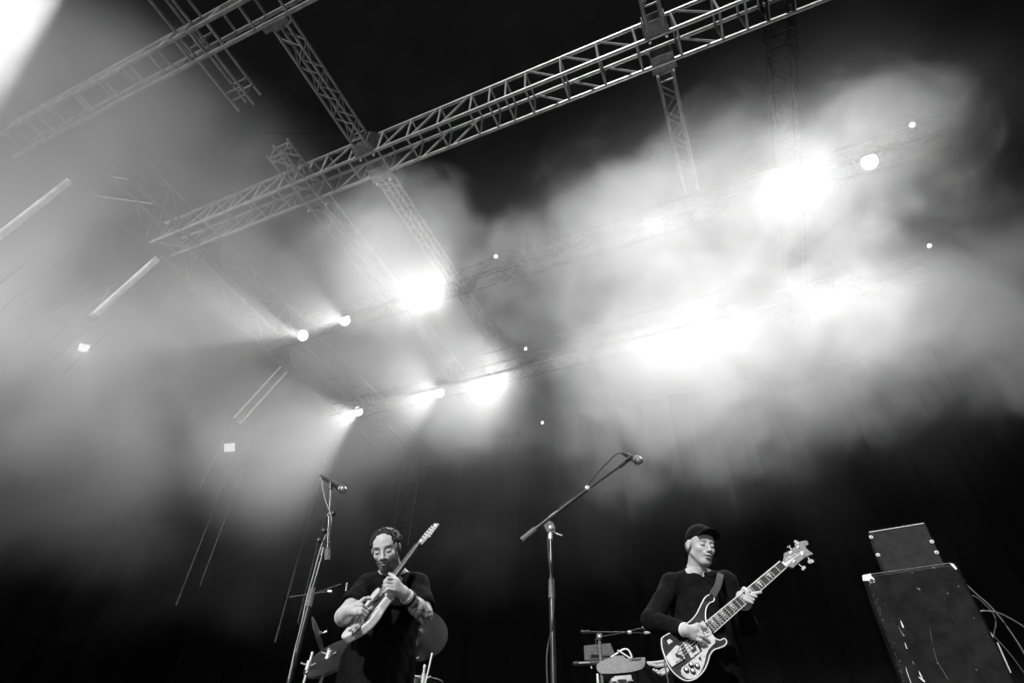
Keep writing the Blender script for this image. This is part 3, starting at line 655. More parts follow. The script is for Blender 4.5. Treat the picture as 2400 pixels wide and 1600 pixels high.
# ---------------- bearded guitarist
def guitarist():
    t = thing('person', 'bearded man in a black T-shirt looking down at a white guitar', 'person', (PY(905, 1500, 3.4).x, 3.42, 0))
    hc = Y(904, 1286, 3.27); Rm = head_frame(hc, -18, 32, -10); sc = .95; wd = 1.07
    neck = Y(921, 1349, 3.42)
    shR, shL = Y(860, 1376, 3.42), Y(978, 1372, 3.40)
    elR, elL = Y(806, 1444, 3.20), Y(994, 1438, 3.26)
    wrR, wrL = Y(824, 1430, 2.99), Y(945, 1388, 3.10)
    S = SDF((-1.02, 2.80, .85), (-.30, 3.68, 1.75), .0034)
    head(S, hc, Rm, sc, wd)
    ch = hc+Rm@npv((0, .035, -.06))*sc
    S.cap(ch, neck, .058, .066, .02); S.cap(hc+Rm@npv((0, -.03, -.085)), neck+npv((0, -.03, .0)), .034, .05, .02)
    S.ell(Y(915, 1420, 3.46), (.17, .11, .20), k=.04); S.ell(Y(893, 1530, 3.46), (.15, .11, .20), k=.04)
    for a, b in ((neck, shR), (neck, shL)): S.cap(a, b, .05, .05, .04)
    limb(S, [shR, elR], [.052, .046]); limb(S, [shL, elL], [.052, .045])
    # forearms swell below the elbow and narrow to the wrist
    for e, w in ((elR, wrR), (elL, wrL)):
        S.cap(e, e+(w-e)*.35, .041, .042, .02); S.cap(e+(w-e)*.35, w, .041, .026, .02)
    # picking hand
    kn = [Y(842, 1412, 2.94), Y(838, 1420, 2.93), Y(836, 1429, 2.93), Y(836, 1438, 2.935)]
    S.cap(wrR, (kn[0]+kn[1])/2, .026, .020, .012); S.cap(wrR, (kn[2]+kn[3])/2, .026, .019, .012)
    tips = [(868, 1402), (859, 1424), (861, 1435), (857, 1442)]
    for i, (k_, tp_) in enumerate(zip(kn, tips)):
        T_ = Y(*tp_, 2.945); mid = (k_*.5+T_*.5)+npv((0, -.016, .006))
        S.chain([k_, mid, T_], .0098, .0075, .005)
    S.chain([wrR+(kn[0]-wrR)*.5, Y(849, 1406, 2.95), Y(864, 1399, 2.97)], .0115, .008, .006)
    # fretting hand wraps the neck
    pk = Y(924, 1368, 3.05)
    S.cap(wrL, pk, .029, .030, .015); S.cap(wrL, pk+npv((.0, .0, -.03)), .027, .026, .012); S.cap(pk+npv((.0, .0, .012)), pk+npv((-.01, 0, -.038)), .025, .022, .01)
    gk = lambda px, py, y: Y(px, py, y)
    for a, b, c_ in (((921, 1357), (909, 1354), (901, 1362)), ((921, 1366), (905, 1363), (899, 1371)), ((921, 1375), (905, 1372), (900, 1379)), ((922, 1383), (908, 1380), (902, 1386))):
        S.chain([gk(*a, 3.03), gk(*b, 3.0), gk(*c_, 3.02)], .0105, .0078, .005)
    S.chain([gk(930, 1360, 3.08), gk(921, 1349, 3.09), gk(913, 1344, 3.09)], .0125, .009, .006)
    ax = (wrL-elL)/np.linalg.norm(wrL-elL); Lf = np.linalg.norm(wrL-elL)
    def col(V):
        tn = head_tone(hc, Rm, sc, V, beard=.93, brow=1.1, wide=wd)
        s = (V-elL)@ax/Lf; rd = np.linalg.norm((V-elL)-np.outer((V-elL)@ax, ax), axis=1)
        m = (s > -.25) & (s < .80) & (rd < .075) & (V[:, 2] < shL[2]-.10)
        x, y, z = V.T; f = np.abs(np.sin(x*95+2.2*np.sin(z*80)+y*30)+np.sin(z*120+2.5*np.sin(x*60)))
        pat = np.clip((.62-f)*2.2, 0, .85)
        c1 = elL+(wrL-elL)*.42; rr = np.linalg.norm(V-(c1+npv((0, -.045, 0))), axis=1); pat = np.maximum(pat, np.clip(1-np.abs(rr-.026)/.005, 0, 1)*.9)
        return np.where(m, tn*(1-pat), tn)
    o = S.obj('body', M['skin'], t, 1, col)
    # curly hair: crown and sides, leaving the high forehead free
    Hh = SDF(hc-.18, hc+.18, .0034)
    def G(p): return hc+Rm@(npv(p)*npv((wd, 1, 1))*sc)
    Hh.ell(G((0, .022, .040)), npv((.0765, .096, .082))*sc*npv((wd, 1, 1)), Rm, 0)
    rs = np.random.RandomState(3)
    for i in range(380):
        v = rs.normal(size=3); v /= np.linalg.norm(v); v[2] = abs(v[2])*.9-.1
        p = npv((0, .022, .042))+v*npv((.079, .097, .088))
        if ((p-npv((0, -.082, .030)))/npv((.062, .072, .070))) @ ((p-npv((0, -.082, .030)))/npv((.062, .072, .070))) < 1: continue
        Hh.ell(G(p), (.007+.008*rs.rand(),)*3, None, .001)
    Hh.ell(G((.0, -.082, .030)), npv((.053, .066, .062))*sc, Rm, .002, 'd'); Hh.ell(G((.0, -.088, .000)), npv((.080, .070, .044))*sc, Rm, .002, 'd')
    Hh.ell(G((0, -.060, -.065)), npv((.13, .085, .075))*sc, Rm, .004, 'd'); Hh.ell(G((0, .03, -.105)), npv((.13, .13, .075))*sc, Rm, .004, 'd')
    Hh.obj('hair', M['hair'], t, 0)
    # T-shirt
    S = SDF((-1.05, 3.0, .66), (-.28, 3.85, 1.62), .006)
    S.ell(Y(915, 1425, 3.47), (.195, .135, .20), k=.05); S.ell(Y(897, 1500, 3.46), (.182, .16, .18), k=.05); S.ell(Y(886, 1570, 3.47), (.185, .165, .17), k=.05); S.ell(Y(882, 1640, 3.47), (.19, .165, .15), k=.05)
    for a, b in ((neck+npv((-.05, .0, -.02)), shR), (neck+npv((.05, 0, -.02)), shL)): S.cap(a, b, .052, .060, .05)
    S.cap(shR, shR+(elR-shR)*.62, .062, .070, .04); S.cap(shL, shL+(elL-shL)*.72, .062, .068, .04)
    S.cap(neck, neck+npv((0, 0, -.03)), .075, .09, .03)
    S.wrinkle(.0035, 42, 5)
    for a, b, r in ((shR, elR, .60), (shL, elL, .72)):            # clean sleeve ends
        d = (b-a)/np.linalg.norm(b-a); p = a+(b-a)*r; S.cap(p+d*.012, p+d*.12, .058, .062, .002, 'd'); S.ell(p+d*.11, (.1, .1, .1), None, .002, 'd')
    S.cap(neck+npv((0, -.01, .02)), hc, .062, .075, .006, 'd')
    S.F = np.maximum(S.F, (neck[2]+.012-(S.lo[2]+S.h*np.arange(S.n[2])))[None, None, :]*-1).astype(np.float32)
    S.F = np.maximum(S.F, (.72-(S.lo[2]+S.h*np.arange(S.n[2])))[None, None, :]).astype(np.float32)
    S.obj('shirt', M['shirt'], t, 1)
    cx = Y(884, 1570, 3.47)[0]
    trousers(t, cx, 3.47, .95, 5)
    # bracelets on the fretting wrist
    for k_, r in ((.83, .038), (.74, .043)):
        c = elL+(wrL-elL)*k_; MB().lathe(Vector(c-ax*.008), Vector(ax), [(0, r-.004), (0, r), (.016, r-.001), (.016, r-.005)], 24).obj('wristband', M['ivory'] if k_ > .75 else M['ink'], t)
def trousers(t, cx, cy, top, seed):
    S = SDF((cx-.30, cy-.25, .05), (cx+.30, cy+.25, top+.08), .010)
    for s in (-1, 1):
        S.cap((cx+s*.10, cy, top-.08), (cx+s*.14, cy-.03, .5), .10, .075, .04); S.cap((cx+s*.14, cy-.03, .5), (cx+s*.16, cy+.01, .12), .073, .06, .03)
    S.ell((cx, cy, top-.04), (.18, .12, .12), k=.04); S.wrinkle(.003, 35, seed); S.obj('trousers', M['trouser'], t, 1)
    for s in (-1, 1):
        S = SDF((cx+s*.165-.08, cy-.24, -.01), (cx+s*.165+.08, cy+.12, .16), .008)
        S.cap((cx+s*.16, cy+.02, .055), (cx+s*.17, cy-.14, .035), .045, .036, .01); S.cap((cx+s*.16, cy+.02, .07), (cx+s*.16, cy+.01, .13), .045, .05, .01)
        S.F = np.maximum(S.F, (.003-(S.lo[2]+S.h*np.arange(S.n[2])))[None, None, :]).astype(np.float32)
        S.obj('shoe', M['ink'], t, 1)
guitarist()
# ---------------- bassist in a cap
def bassist():
    t = thing('person', 'man in a black cap and long-sleeved top playing a dark bass', 'person', (PY(1640, 1500, 3.55).x, 3.55, 0))
    hc = Y(1642, 1279, 3.46); Rm = head_frame(hc, 33, 17, 4); sc = 1.0
    neck = Y(1632, 1346, 3.57)
    shR, shL = Y(1574, 1368, 3.56), Y(1702, 1362, 3.60)
    elR, elL = Y(1527, 1452, 3.46), Y(1752, 1466, 3.60)
    wrR, wrL = QP(1602, 1484, .06), Y(1744, 1412, 3.36)
    S = SDF((.70, 2.95, .80), (1.75, 3.85, 1.85), .0036)
    head(S, hc, Rm, sc)
    S.cap(hc+Rm@npv((0, .035, -.055)), neck, .052, .058, .02); S.cap(hc+Rm@npv((0, -.02, -.07)), neck+npv((.0, -.035, .0)), .036, .046, .02)
    S.ell(Y(1640, 1420, 3.60), (.16, .10, .20), k=.04); S.ell(Y(1645, 1530, 3.60), (.15, .11, .20), k=.04)
    for a, b in ((neck, shR), (neck, shL)): S.cap(a, b, .045, .045, .04)
    limb(S, [shR, elR, wrR], [.045, .04, .026], .02); limb(S, [shL, elL, wrL], [.045, .04, .026], .02)
    # plucking hand
    kn = [QP(1627, 1478, .045), QP(1625, 1485, .05), QP(1623, 1492, .048), QP(1620, 1499, .04)]
    S.cap(wrR, (kn[0]+kn[1])/2, .027, .021, .012); S.cap(wrR, (kn[2]+kn[3])/2, .027, .020, .012)
    for k_, m_, tp_ in zip(kn, ((1637, 1480), (1641, 1488), (1644, 1496), (1640, 1506)), ((1645, 1487), (1652, 1495), (1661, 1503), (1655, 1511))):
        S.chain([k_, QP(*m_, .045), QP(*tp_, .014)], .0105, .0078, .005)
    S.chain([wrR+(kn[0]-wrR)*.35, QP(1632, 1470, .045), QP(1652, 1473, .025)], .013, .0095, .008)
    # fretting hand: palm behind the neck, thumb over the top, fingers in front
    pk = QP(1741, 1398, -.035); S.cap(wrL, pk, .029, .027, .015); S.cap(QP(1738, 1390, -.03), QP(1752, 1404, -.03), .024, .022, .012)
    S.chain([QP(1739, 1390, -.02), QP(1744, 1379, .0), QP(1750, 1390, .022)], .0135, .0105, .008)
    for a, b, c_ in (((1754, 1403), (1762, 1393), (1781, 1391)), ((1748, 1406), (1749, 1394), (1770, 1401)), ((1744, 1410), (1742, 1399), (1764, 1408)), ((1746, 1415), (1744, 1407), (1761, 1415))):
        S.chain([QP(*a, -.02), QP(*b, .02), QP(*c_, .024)], .0100, .0080, .005)
    def col(V): return head_tone(hc, Rm, sc, V, brow=.5, lidline=1.0, stubble=.3)
    S.obj('body', M['skin'], t, 1, col)
    def G(p): return hc+Rm@(npv(p)*sc)
    # cap: crown and curved peak
    C = SDF(hc-.24, hc+.24, .0036)
    C.ell(G((0, .012, .045)), (.084, .104, .088), Rm, 0)
    cut = Rm@npv((0, .38, 1)); cut /= np.linalg.norm(cut); c0 = G((0, -.06, .050))
    sl, P = C.win(hc-.24, hc+.24); C.F[sl] = np.maximum(C.F[sl], -((P-c0)@cut).astype(np.float32))
    for i in range(33):                               # peak built from a fan of overlapping lobes
        a = (i-16)/16*1.05; C.cap(G((math.sin(a)*.066, -.045-.03*math.cos(a), .066-.014*a*a)), G((math.sin(a)*.078, -.060-.080*math.cos(a), .090-.036*a*a)), .0055, .0045, .006)
    C.ell(G((0, .012, .134)), (.006, .006, .004), Rm, .003)
    C.obj('cap', M['cap'], t, 1)
    Hs = SDF(hc-.14, hc+.14, .004); Hs.ell(G((0, .03, .0)), (.0765, .088, .07), Rm, 0); Hs.ell(G((0, -.06, -.02)), (.13, .085, .12), Rm, .003, 'd'); Hs.ell(G((0, .0, -.09)), (.13, .15, .06), Rm, .003, 'd')
    Hs.obj('hair', M['headwood'], t, 1)
    S = SDF((.66, 3.15, .66), (1.80, 3.95, 1.70), .006)
    S.ell(Y(1640, 1425, 3.61), (.19, .13, .20), k=.05); S.ell(Y(1645, 1500, 3.61), (.18, .14, .2), k=.05); S.ell(Y(1650, 1560, 3.62), (.19, .145, .18), k=.05); S.ell(Y(1652, 1640, 3.62), (.185, .145, .15), k=.05)
    for a, b in ((neck+npv((-.05, 0, -.03)), shR), (neck+npv((.05, 0, -.03)), shL)): S.cap(a, b, .052, .057, .05)
    limb(S, [shR, elR, wrR+(elR-wrR)*.12], [.058, .052, .037], .03); limb(S, [shL, elL, wrL+(elL-wrL)*.15], [.057, .052, .038], .03)
    S.cap(neck+npv((0, 0, .03)), neck+npv((0, 0, -.03)), .064, .08, .02)
    S.wrinkle(.0035, 40, 9)
    S.cap(neck+npv((0, -.006, .030)), hc, .056, .075, .005, 'd')
    S.F = np.maximum(S.F, ((S.lo[2]+S.h*np.arange(S.n[2]))-neck[2]-.040)[None, None, :]).astype(np.float32)
    S.F = np.maximum(S.F, (.70-(S.lo[2]+S.h*np.arange(S.n[2])))[None, None, :]).astype(np.float32)
    S.obj('sweatshirt', M['shirt'], t, 1)
    trousers(t, Y(1650, 1560, 3.62)[0], 3.62, .98, 8)
    # necklace and bracelets
    MB().tube(bez([Y(1614, 1330, 3.50), Y(1630, 1340, 3.48), Y(1646, 1346, 3.47), Y(1650, 1340, 3.47), Y(1655, 1334, 3.48)], 6), .0015, 5).obj('necklace', M['chrome'], t)
    MB().lathe(PY(1648, 1348, 3.478), Vector((0, -1, 0)), [(-.003, 0), (-.003, .008), (.003, .007), (.003, 0)], 10).obj('pendant', M['chrome'], t)
    axR = Vector(wrR-elR).normalized()
    MB().lathe(Vector(wrR)-axR*.012, axR, [(0, .030), (0, .034), (.007, .036), (.014, .034), (.014, .030)], 20).obj('bracelet', M['ivory'], t)
    axL = Vector(wrL-elL).normalized(); MB().lathe(Vector(wrL)-axL*.01, axL, [(0, .036), (.003, .040), (.008, .036)], 20).obj('bracelet', M['chrome'], t)
bassist()
# ---------------- keyboard player, mostly hidden behind the bassist: only the reaching hand shows
def keys():
    t = thing('person', 'keyboard player hidden behind the bassist, only a reaching hand showing', 'person', (PY(1660, 1500, 4.3).x, 4.3, 0))
    S = SDF((.85, 3.75, .75), (1.75, 4.65, 1.50), .0045)
    wr = Y(1604, 1566, 4.02); el = Y(1668, 1590, 4.10); sh = Y(1650, 1500, 4.28)
    hc = Y(1662, 1436, 4.28); head(S, hc, head_frame(hc, -10, 25, 0), 1.0)
    nk = Y(1660, 1470, 4.32); S.cap(hc+npv((0, .03, -.05)), nk, .05, .055, .02)
    S.cap(nk, sh, .05, .05, .03); S.ell(Y(1668, 1530, 4.36), (.14, .10, .2), k=.03)
    S.cap(sh, el, .045, .04, .02); S.cap(el, wr, .04, .028, .02)
    S.cap(wr, Y(1582, 1560, 3.98), .027, .021, .01); S.cap(wr, Y(1582, 1570, 3.98), .025, .019, .01)
    for pts in (((1582, 1556), (1556, 1549), (1535, 1552), (1518, 1552)), ((1582, 1562), (1560, 1557), (1540, 1560), (1522, 1556)), ((1580, 1568), (1556, 1568), (1544, 1574), (1540, 1570)), ((1580, 1574), (1562, 1576), (1550, 1580), (1544, 1576)), ((1590, 1560), (1570, 1570), (1548, 1580), (1532, 1568))):
        S.chain([Y(*p, 3.98-.02*i) for i, p in enumerate(pts)], .0105, .0075, .005)
    S.obj('body', M['skin'], t, 1, lambda V: head_tone(hc, head_frame(hc, -10, 25, 0), 1.0, V))
    S = SDF((.80, 3.85, .70), (1.85, 4.75, 1.40), .008)
    S.ell(Y(1668, 1530, 4.38), (.18, .13, .22), k=.04); S.cap(nk, sh, .06, .062, .03); S.cap(sh, el, .062, .055, .03); S.cap(el, el+(wr-el)*.75, .055, .038, .02)
    S.F = np.maximum(S.F, ((S.lo[2]+S.h*np.arange(S.n[2]))-nk[2]-.01)[None, None, :]).astype(np.float32); S.wrinkle(.003, 40, 2); S.obj('sweatshirt', M['shirt'], t, 1)
    trousers(t, Y(1668, 1530, 4.38)[0], 4.38, .9, 12)
keys()

def strap(par, pts, nm='strap', w=.019):
    P = bez(pts, 6); m = MB()
    for a, b in zip(P[:-1], P[1:]):
        d = (b-a).normalized(); n = (CAM-a).normalized(); x = d.cross(n).normalized(); n = x.cross(d)
        m.box((a+b)/2, (b-a).length/2+.002, w, .0015, (d, x, n))
    m.obj(nm, M['strap'], par, smooth=False)
M['strap'] = mat('woven_strap', .008, .7, 0, 200, .4, spec=.2)
strap(bass, [BP(*z4(662, 765), .01), PY(1682, 1372, 3.40), PY(1687, 1352, 3.48), PY(1690, 1341, 3.56)])
strap(gtr, [gl(.30, -.10, -.02), PY(925, 1370, 3.22), PY(938, 1352, 3.33), PY(946, 1342, 3.42)])
# ================================================================== MICROPHONE STANDS
def mic(t_label, tip, tail, r=.0255, cat='microphone', pencil=False):
    """tip: grille end, tail: cable end (world points)"""
    a = Vector(tip); b = Vector(tail); d = (a-b).normalized(); t = thing('microphone', t_label, cat, b)
    if pencil:
        MB().lathe(b, d, [(0, 0), (0, .009), (.1, .0105), (.15, .0105), (.155, 0)], 14).obj('body', M['blackmetal'], t); return t, d
    Ln = (a-b).length
    MB().lathe(b, d, [(0, 0), (0, .0095), (.012, .0115), (Ln*.55, .0165), (Ln-.062, .0195), (Ln-.052, .0215), (Ln-.052, 0)], 20).obj('handle', M['blackmetal'], t)
    MB().lathe(a-d*.052, d, [(0, .019), (.008, r*.9), (.020, r), (.024, r*1.03), (.028, r), (.042, r*.8), (.050, r*.4), (.052, 0)], 24).obj('grille', M['grille'], t)
    MB().lathe(a-d*.0285, d, [(0, r*.98), (.0, r*1.07), (.005, r*1.07), (.005, r*.98)], 24).obj('collar', M['blackmetal'], t)
    return t, d
M['grille'] = mat('wire_mesh_grille', .5, .35, .7, 900, .7)
M['standtube'] = mat('dark_stand_tube', .10, .28, .75, 20, .15)
M['clutch'] = mat('ribbed_grip', .13, .6, 0, 90, .4)
# middle stand
y0 = 2.9
def Pm(x, y, dy=0): return PY(1180+x*.35714, 1040+y*.35714, y0+dy)
t = thing('microphone_stand', 'tall microphone stand with a long boom in the middle of the picture', 'microphone stand', (Pm(305, 1400).x, y0, 0))
top = Pm(309, 610); vx = top.x
MB().tube([(vx, y0, .05), (vx, y0, Pm(305, 1010).z)], .0125, 16).obj('lower_tube', M['standtube'], t)
MB().tube([(vx, y0, Pm(305, 1010).z), (vx, y0, Pm(305, 885).z)], [.0165, .0135], 16).obj('clutch', M['clutch'], t)
MB().tube([(vx, y0, Pm(305, 885).z), (vx, y0, Pm(309, 580).z)], .0075, 12).obj('upper_tube', M['standtube'], t)
MB().tube([(vx, y0, Pm(309, 625).z), (vx, y0, Pm(309, 575).z)], .011, 12).obj('collar', M['chrome'], t)
jb = (Pm(309, 545)); MB().prism([Pm(265, 530, -.012), Pm(300, 500, -.012), Pm(325, 515, -.012), Pm(340, 545, -.012), Pm(335, 575, -.012), Pm(290, 578, -.012)], (0, .024, 0)).obj('boom_joint', M['clutch'], t)
MB().lathe(Pm(311, 548, -.014), Vector((0, -1, 0)), [(0, .012), (.008, .011), (.012, 0)], 14).obj('joint_knob', M['chrome'], t)
MB().tube([Pm(330, 580), Pm(385, 600)], [.003, .003], 6).obj('lever', M['chrome'], t)
def boomtube(a, b, r, name, m): MB().tube([a, b], r, 12).obj(name, m, t)
boomtube(Pm(210, 558), Pm(118, 632), .0145, 'counterweight_grip', M['clutch'])
boomtube(Pm(210, 558), Pm(550, 300), .0085, 'boom_sleeve', M['standtube'])
boomtube(Pm(550, 300), Pm(765, 145), .0055, 'boom_rod', M['standtube'])
boomtube(Pm(762, 150), Pm(802, 118), .010, 'boom_tip', M['blackmetal'])
boomtube(Pm(310, 485), Pm(350, 455), .0125, 'boom_collar', M['blackmetal'])
MB().lathe(Pm(550, 290, -.01), Vector((0, -1, 0)), [(-.01, .013), (.01, .013), (.014, .006), (.014, 0)], 14).obj('boom_knob', M['chrome'], t)
for k in range(3):
    a = 2.1*k+.5; MB().tube([(vx, y0, .12), (vx+.32*math.cos(a), y0+.32*math.sin(a), .012)], .008, 8).obj('foot', M['blackmetal'], t)
MB().lathe((vx, y0, .05), Zd, [(0, .03), (.1, .03), (.1, 0)], 14).obj('hub', M['blackmetal'], t)
mt, d = mic('microphone with a pale grille at the top of the long boom', Pm(908, 118, -.03), Pm(785, 62, .02))
MB().tube([Pm(800, 115), Pm(832, 92, -.02)], [.011, .014], 10).obj('mic_clip', M['blackmetal'], t)
pts = [(785, 60), (740, 68), (690, 115), (640, 165), (590, 225), (540, 280), (470, 335), (400, 385), (350, 435), (322, 470), (300, 530), (292, 600), (296, 720), (308, 830), (325, 960), (328, 1060), (318, 1200), (296, 1300), (284, 1400), (288, 1560), (300, 1800)]
tag(MB().tube(bez([Pm(x, y, -.02 if 600 < y < 1250 else .02) for x, y in pts], 6), .0036, 7).obj('microphone_cable', M['cable']), 'dark cable looping along the long boom and down the middle stand', 'cable')
# left stand
y1 = 3.45
def Pl(x, y, dy=0): return PY(660+x*.33167, 1080+y*.33167, y1+dy)
base = Pl(60, 1540, -.0)
t = thing('microphone_stand', 'microphone stand leaning beside the bearded guitarist', 'microphone stand', (Pl(50, 1568).x, y1, 0))
lo_ = Pl(60, 1540); hi_ = Pl(295, 640); dv = (hi_-lo_)/(hi_.z-lo_.z); fl = lo_-dv*(lo_.z-.03)
MB().tube([fl, Pl(190, 1030)], .0135, 16).obj('lower_tube', M['standtube'], t)
MB().tube([Pl(190, 1030), Pl(222, 895)], [.0185, .0145], 16).obj('clutch', M['clutch'], t)
MB().tube([Pl(222, 895), Pl(293, 650)], .0082, 12).obj('upper_tube', M['standtube'], t)
MB().tube([Pl(286, 672), Pl(298, 610)], [.013, .011], 12).obj('boom_joint', M['blackmetal'], t)
MB().tube([Pl(300, 605), Pl(325, 570)], .011, 8).obj('joint_arm', M['blackmetal'], t)
MB().tube([Pl(322, 700, -.02), Pl(325, 622, -.02)], .0165, 14).obj('counterweight_grip', M['clutch'], t)
MB().tube([Pl(325, 622, -.02), Pl(337, 385, -.02)], .0095, 12).obj('boom_sleeve', M['standtube'], t)
MB().tube([Pl(337, 385, -.02), Pl(347, 195, -.02)], .0052, 10).obj('boom_rod', M['standtube'], t)
MB().tube([Pl(347, 200, -.02), Pl(345, 165, -.02)], .012, 12).obj('boom_tip', M['blackmetal'], t)
for (x0, y0_, x1, y1_) in ((340, 372, 365, 370), (325, 490, 300, 492), (330, 570, 265, 560)):
    MB().tube([Pl(x0, y0_, -.02), Pl(x1, y1_, -.02)], .0055, 8).obj('knob_shaft', M['blackmetal'], t); MB().lathe(Pl(x1, y1_, -.03), Vector((0, -1, 0)), [(-.012, .013), (.012, .013), (.016, .006), (.016, 0)], 12).obj('knob', M['blackmetal'], t)
MB().tube([Pl(265, 565, -.02), Pl(235, 606, -.02)], .0035, 6).obj('lever', M['blackmetal'], t)
for yy in (385, 490, 575): MB().tube([Pl(330, yy-8, -.02), Pl(330, yy+8, -.02)], .0125, 12).obj('collar', M['blackmetal'], t)
for k in range(3):
    a = 2.1*k+.2; MB().tube([fl+Vector((0, 0, .15)), fl+Vector((.33*math.cos(a), .33*math.sin(a), -.018))], .008, 8).obj('foot', M['blackmetal'], t)
MB().tube([Pl(345, 175, -.02), Pl(352, 150, -.02)], [.012, .015], 10).obj('mic_clip', M['blackmetal'], t)
mic('microphone pointing down to the right above the bearded guitarist', Pl(450, 210, -.05), Pl(277, 105, .03))
tag(MB().tube(bez([Pl(x, y, dd) for x, y, dd in ((277, 105, .02), (288, 180, 0), (310, 280, 0), (345, 370, -.045), (352, 440, -.045), (335, 490, .02), (300, 550, .03), (265, 650, .03), (225, 800, .03), (180, 960, .03), (150, 1100, .03), (120, 1230, .03), (90, 1350, -.02), (50, 1540, -.03))], 6), .0034, 7).obj('microphone_cable', M['paleca']), 'pale cable hanging from the left microphone down its stand', 'cable')
# small stand behind with a horizontal boom
yk = 4.35
def Pk(x, y, dy=0): return PY(1320+x*.12755, 1440+y*.12755, yk+dy)
t = thing('microphone_stand', 'small microphone stand with a level boom behind the keyboard', 'microphone stand', (Pk(665, 800).x, yk, 0))
MB().tube([(Pk(665, 480).x, yk, .03), Pk(667, 480)], .011, 12).obj('upright', M['clutch'], t)
MB().prism([Pk(620, 335, -.02), Pk(710, 335, -.02), Pk(712, 410, -.02), (Pk(690, 445, -.02)), Pk(640, 445, -.02), Pk(622, 410, -.02)], (0, .04, 0)).obj('boom_joint', M['grey'], t)
MB().lathe(Pk(665, 395, -.02), Vector((0, -1, 0)), [(0, .010), (.01, .009), (.012, 0)], 12).obj('joint_knob', M['chrome'], t)
MB().tube([Pk(325, 312), Pk(490, 310)], .011, 10).obj('counterweight_grip', M['blackmetal'], t)
MB().tube([Pk(490, 313), Pk(1215, 320)], .0055, 10).obj('boom_sleeve', M['standtube'], t)
MB().tube([Pk(1215, 322), Pk(1500, 330)], .004, 8).obj('boom_rod', M['standtube'], t)
MB().lathe(Pk(1215, 320), Vector((1, 0, 0)), [(-.012, 0), (-.012, .011), (.012, .011), (.012, 0)], 10).obj('boom_knob', M['chrome'], t)
MB().tube([Pk(1490, 330), Pk(1590, 320)], .009, 8).obj('mic_clip', M['chrome'], t)
for k in range(3):
    a = 2.1*k; MB().tube([(Pk(665, 480).x, yk, .12), (Pk(665, 480).x+.3*math.cos(a), yk+.3*math.sin(a), .012)], .008, 8).obj('foot', M['blackmetal'], t)
mic('slim pencil microphone on the level boom beside the bassist', Pk(1640, 240), Pk(1440, 245), pencil=True)
tag(MB().tube(bez([Pk(1440, 248), Pk(1350, 262), Pk(1220, 300), Pk(1000, 345), Pk(820, 375), Pk(620, 420), Pk(605, 520), Pk(640, 700)], 5), .003, 6).obj('microphone_cable', M['cable']), 'thin cable sagging below the level boom', 'cable')
# ================================================================== KEYBOARD RIG
M['keys_side'] = mat('grey_textured_panel', .30, .55, 0, 120, .22, .5, 500)
def Kb(x, y, dy=0): return PY(1340+x*.11054, 1500+y*.11054, 4.05+dy)
kb = thing('keyboard', 'grey-sided electric keyboard with rounded end in front of the reaching hand', 'keyboard', Kb(1000, 500))
side = [(525,545),(545,490),(600,450),(700,400),(830,350),(960,318),(1090,315),(1110,335),(1150,378),(1280,378),(1400,362),(1553,352),(1560,450),(1545,530),(1500,590),(1400,630),(1300,655),(1100,680),(900,695),(700,700),(610,690),(560,650),(530,600)]
MB().prism([Kb(*p) for p in side], Vector((.25, .75, .02))).obj('case', M['blackmetal'], kb, smooth=False)
MB().prism([Kb(*p, -.006) for p in side], (0, .005, 0)).obj('side_panel', M['keys_side'], kb, smooth=False)
ta, tb = Kb(1215, 440, -.009), Kb(1475, 415, -.009); tx = tb-ta
text('Celeste', 'lettering', ta, tx, Vector((0, 0, 1)), tx.length, M['ink'], kb, .5)
tag(MB().tube(bez([Kb(*p, .05) for p in ((830, 350), (900, 310), (1000, 245), (1070, 195), (1140, 178), (1200, 200), (1240, 260), (1265, 320), (1270, 378))], 6), .0055, 8).obj('white_cable', M['wcable']), 'white cable arching over the keyboard', 'cable')
tag(MB().tube(bez([Kb(*p, .03) for p in ((970, 205), (1050, 250), (1140, 310), (1245, 378))], 6), .0050, 8).obj('white_cable', M['wcable']), 'white cable running straight down behind the arching one', 'cable')
t = thing('laptop', 'dim grey laptop lid standing behind the small stand', 'laptop', Kb(550, 380, .35))
MB().prism([Kb(262, 105, .5), Kb(820, 55, .5), Kb(905, 270, .5), Kb(830, 345, .5), Kb(275, 390, .5)], (0, .02, 0)).obj('lid', M['grey'], t, smooth=False)
MB().prism([Kb(275, 392, .5), Kb(905, 350, .5), Kb(905, 362, .3), Kb(275, 404, .3)], (0, 0, -.015)).obj('base', M['dark'], t, smooth=False)
t = thing('keyboard_stand', 'dark stand with a bright steel post under the keyboard', 'stand', (Kb(545, 800).x, 4.05, 0))
MB().tube([(Kb(548, 700).x, 4.15, .02), Kb(548, 705, .1)], .009, 10).obj('post', M['chrome'], t)
MB().tube([(Kb(1400, 700).x, 4.15, .02), Kb(1400, 660, .1)], .009, 10).obj('post', M['blackmetal'], t)
MB().tube([Kb(30, 490, .1), Kb(600, 480, .1)], .012, 10).obj('arm', M['blackmetal'], t)
MB().tube([Kb(150, 476, .08), Kb(380, 466, .08)], .004, 8).obj('arm_rail', M['chrome'], t)
MB().tube([Kb(410, 545, .1), Kb(425, 590, .1)], .004, 6).obj('hook', M['chrome'], t)
MB().box((Kb(1000, 700).x, 4.3, .6), .45, .03, .02).obj('crossbar', M['blackmetal'], t, smooth=False)
t = thing('drum_module', 'white device with two curved handles below the keyboard', 'device', Kb(1080, 800))
MB().prism([Kb(*p) for p in ((900, 755), (1240, 725), (1260, 725), (1280, 840), (1180, 860), (1150, 815), (970, 825), (970, 850), (850, 860), (850, 790), (900, 785))], (0, .12, 0)).obj('case', M['guard'], t, smooth=False)
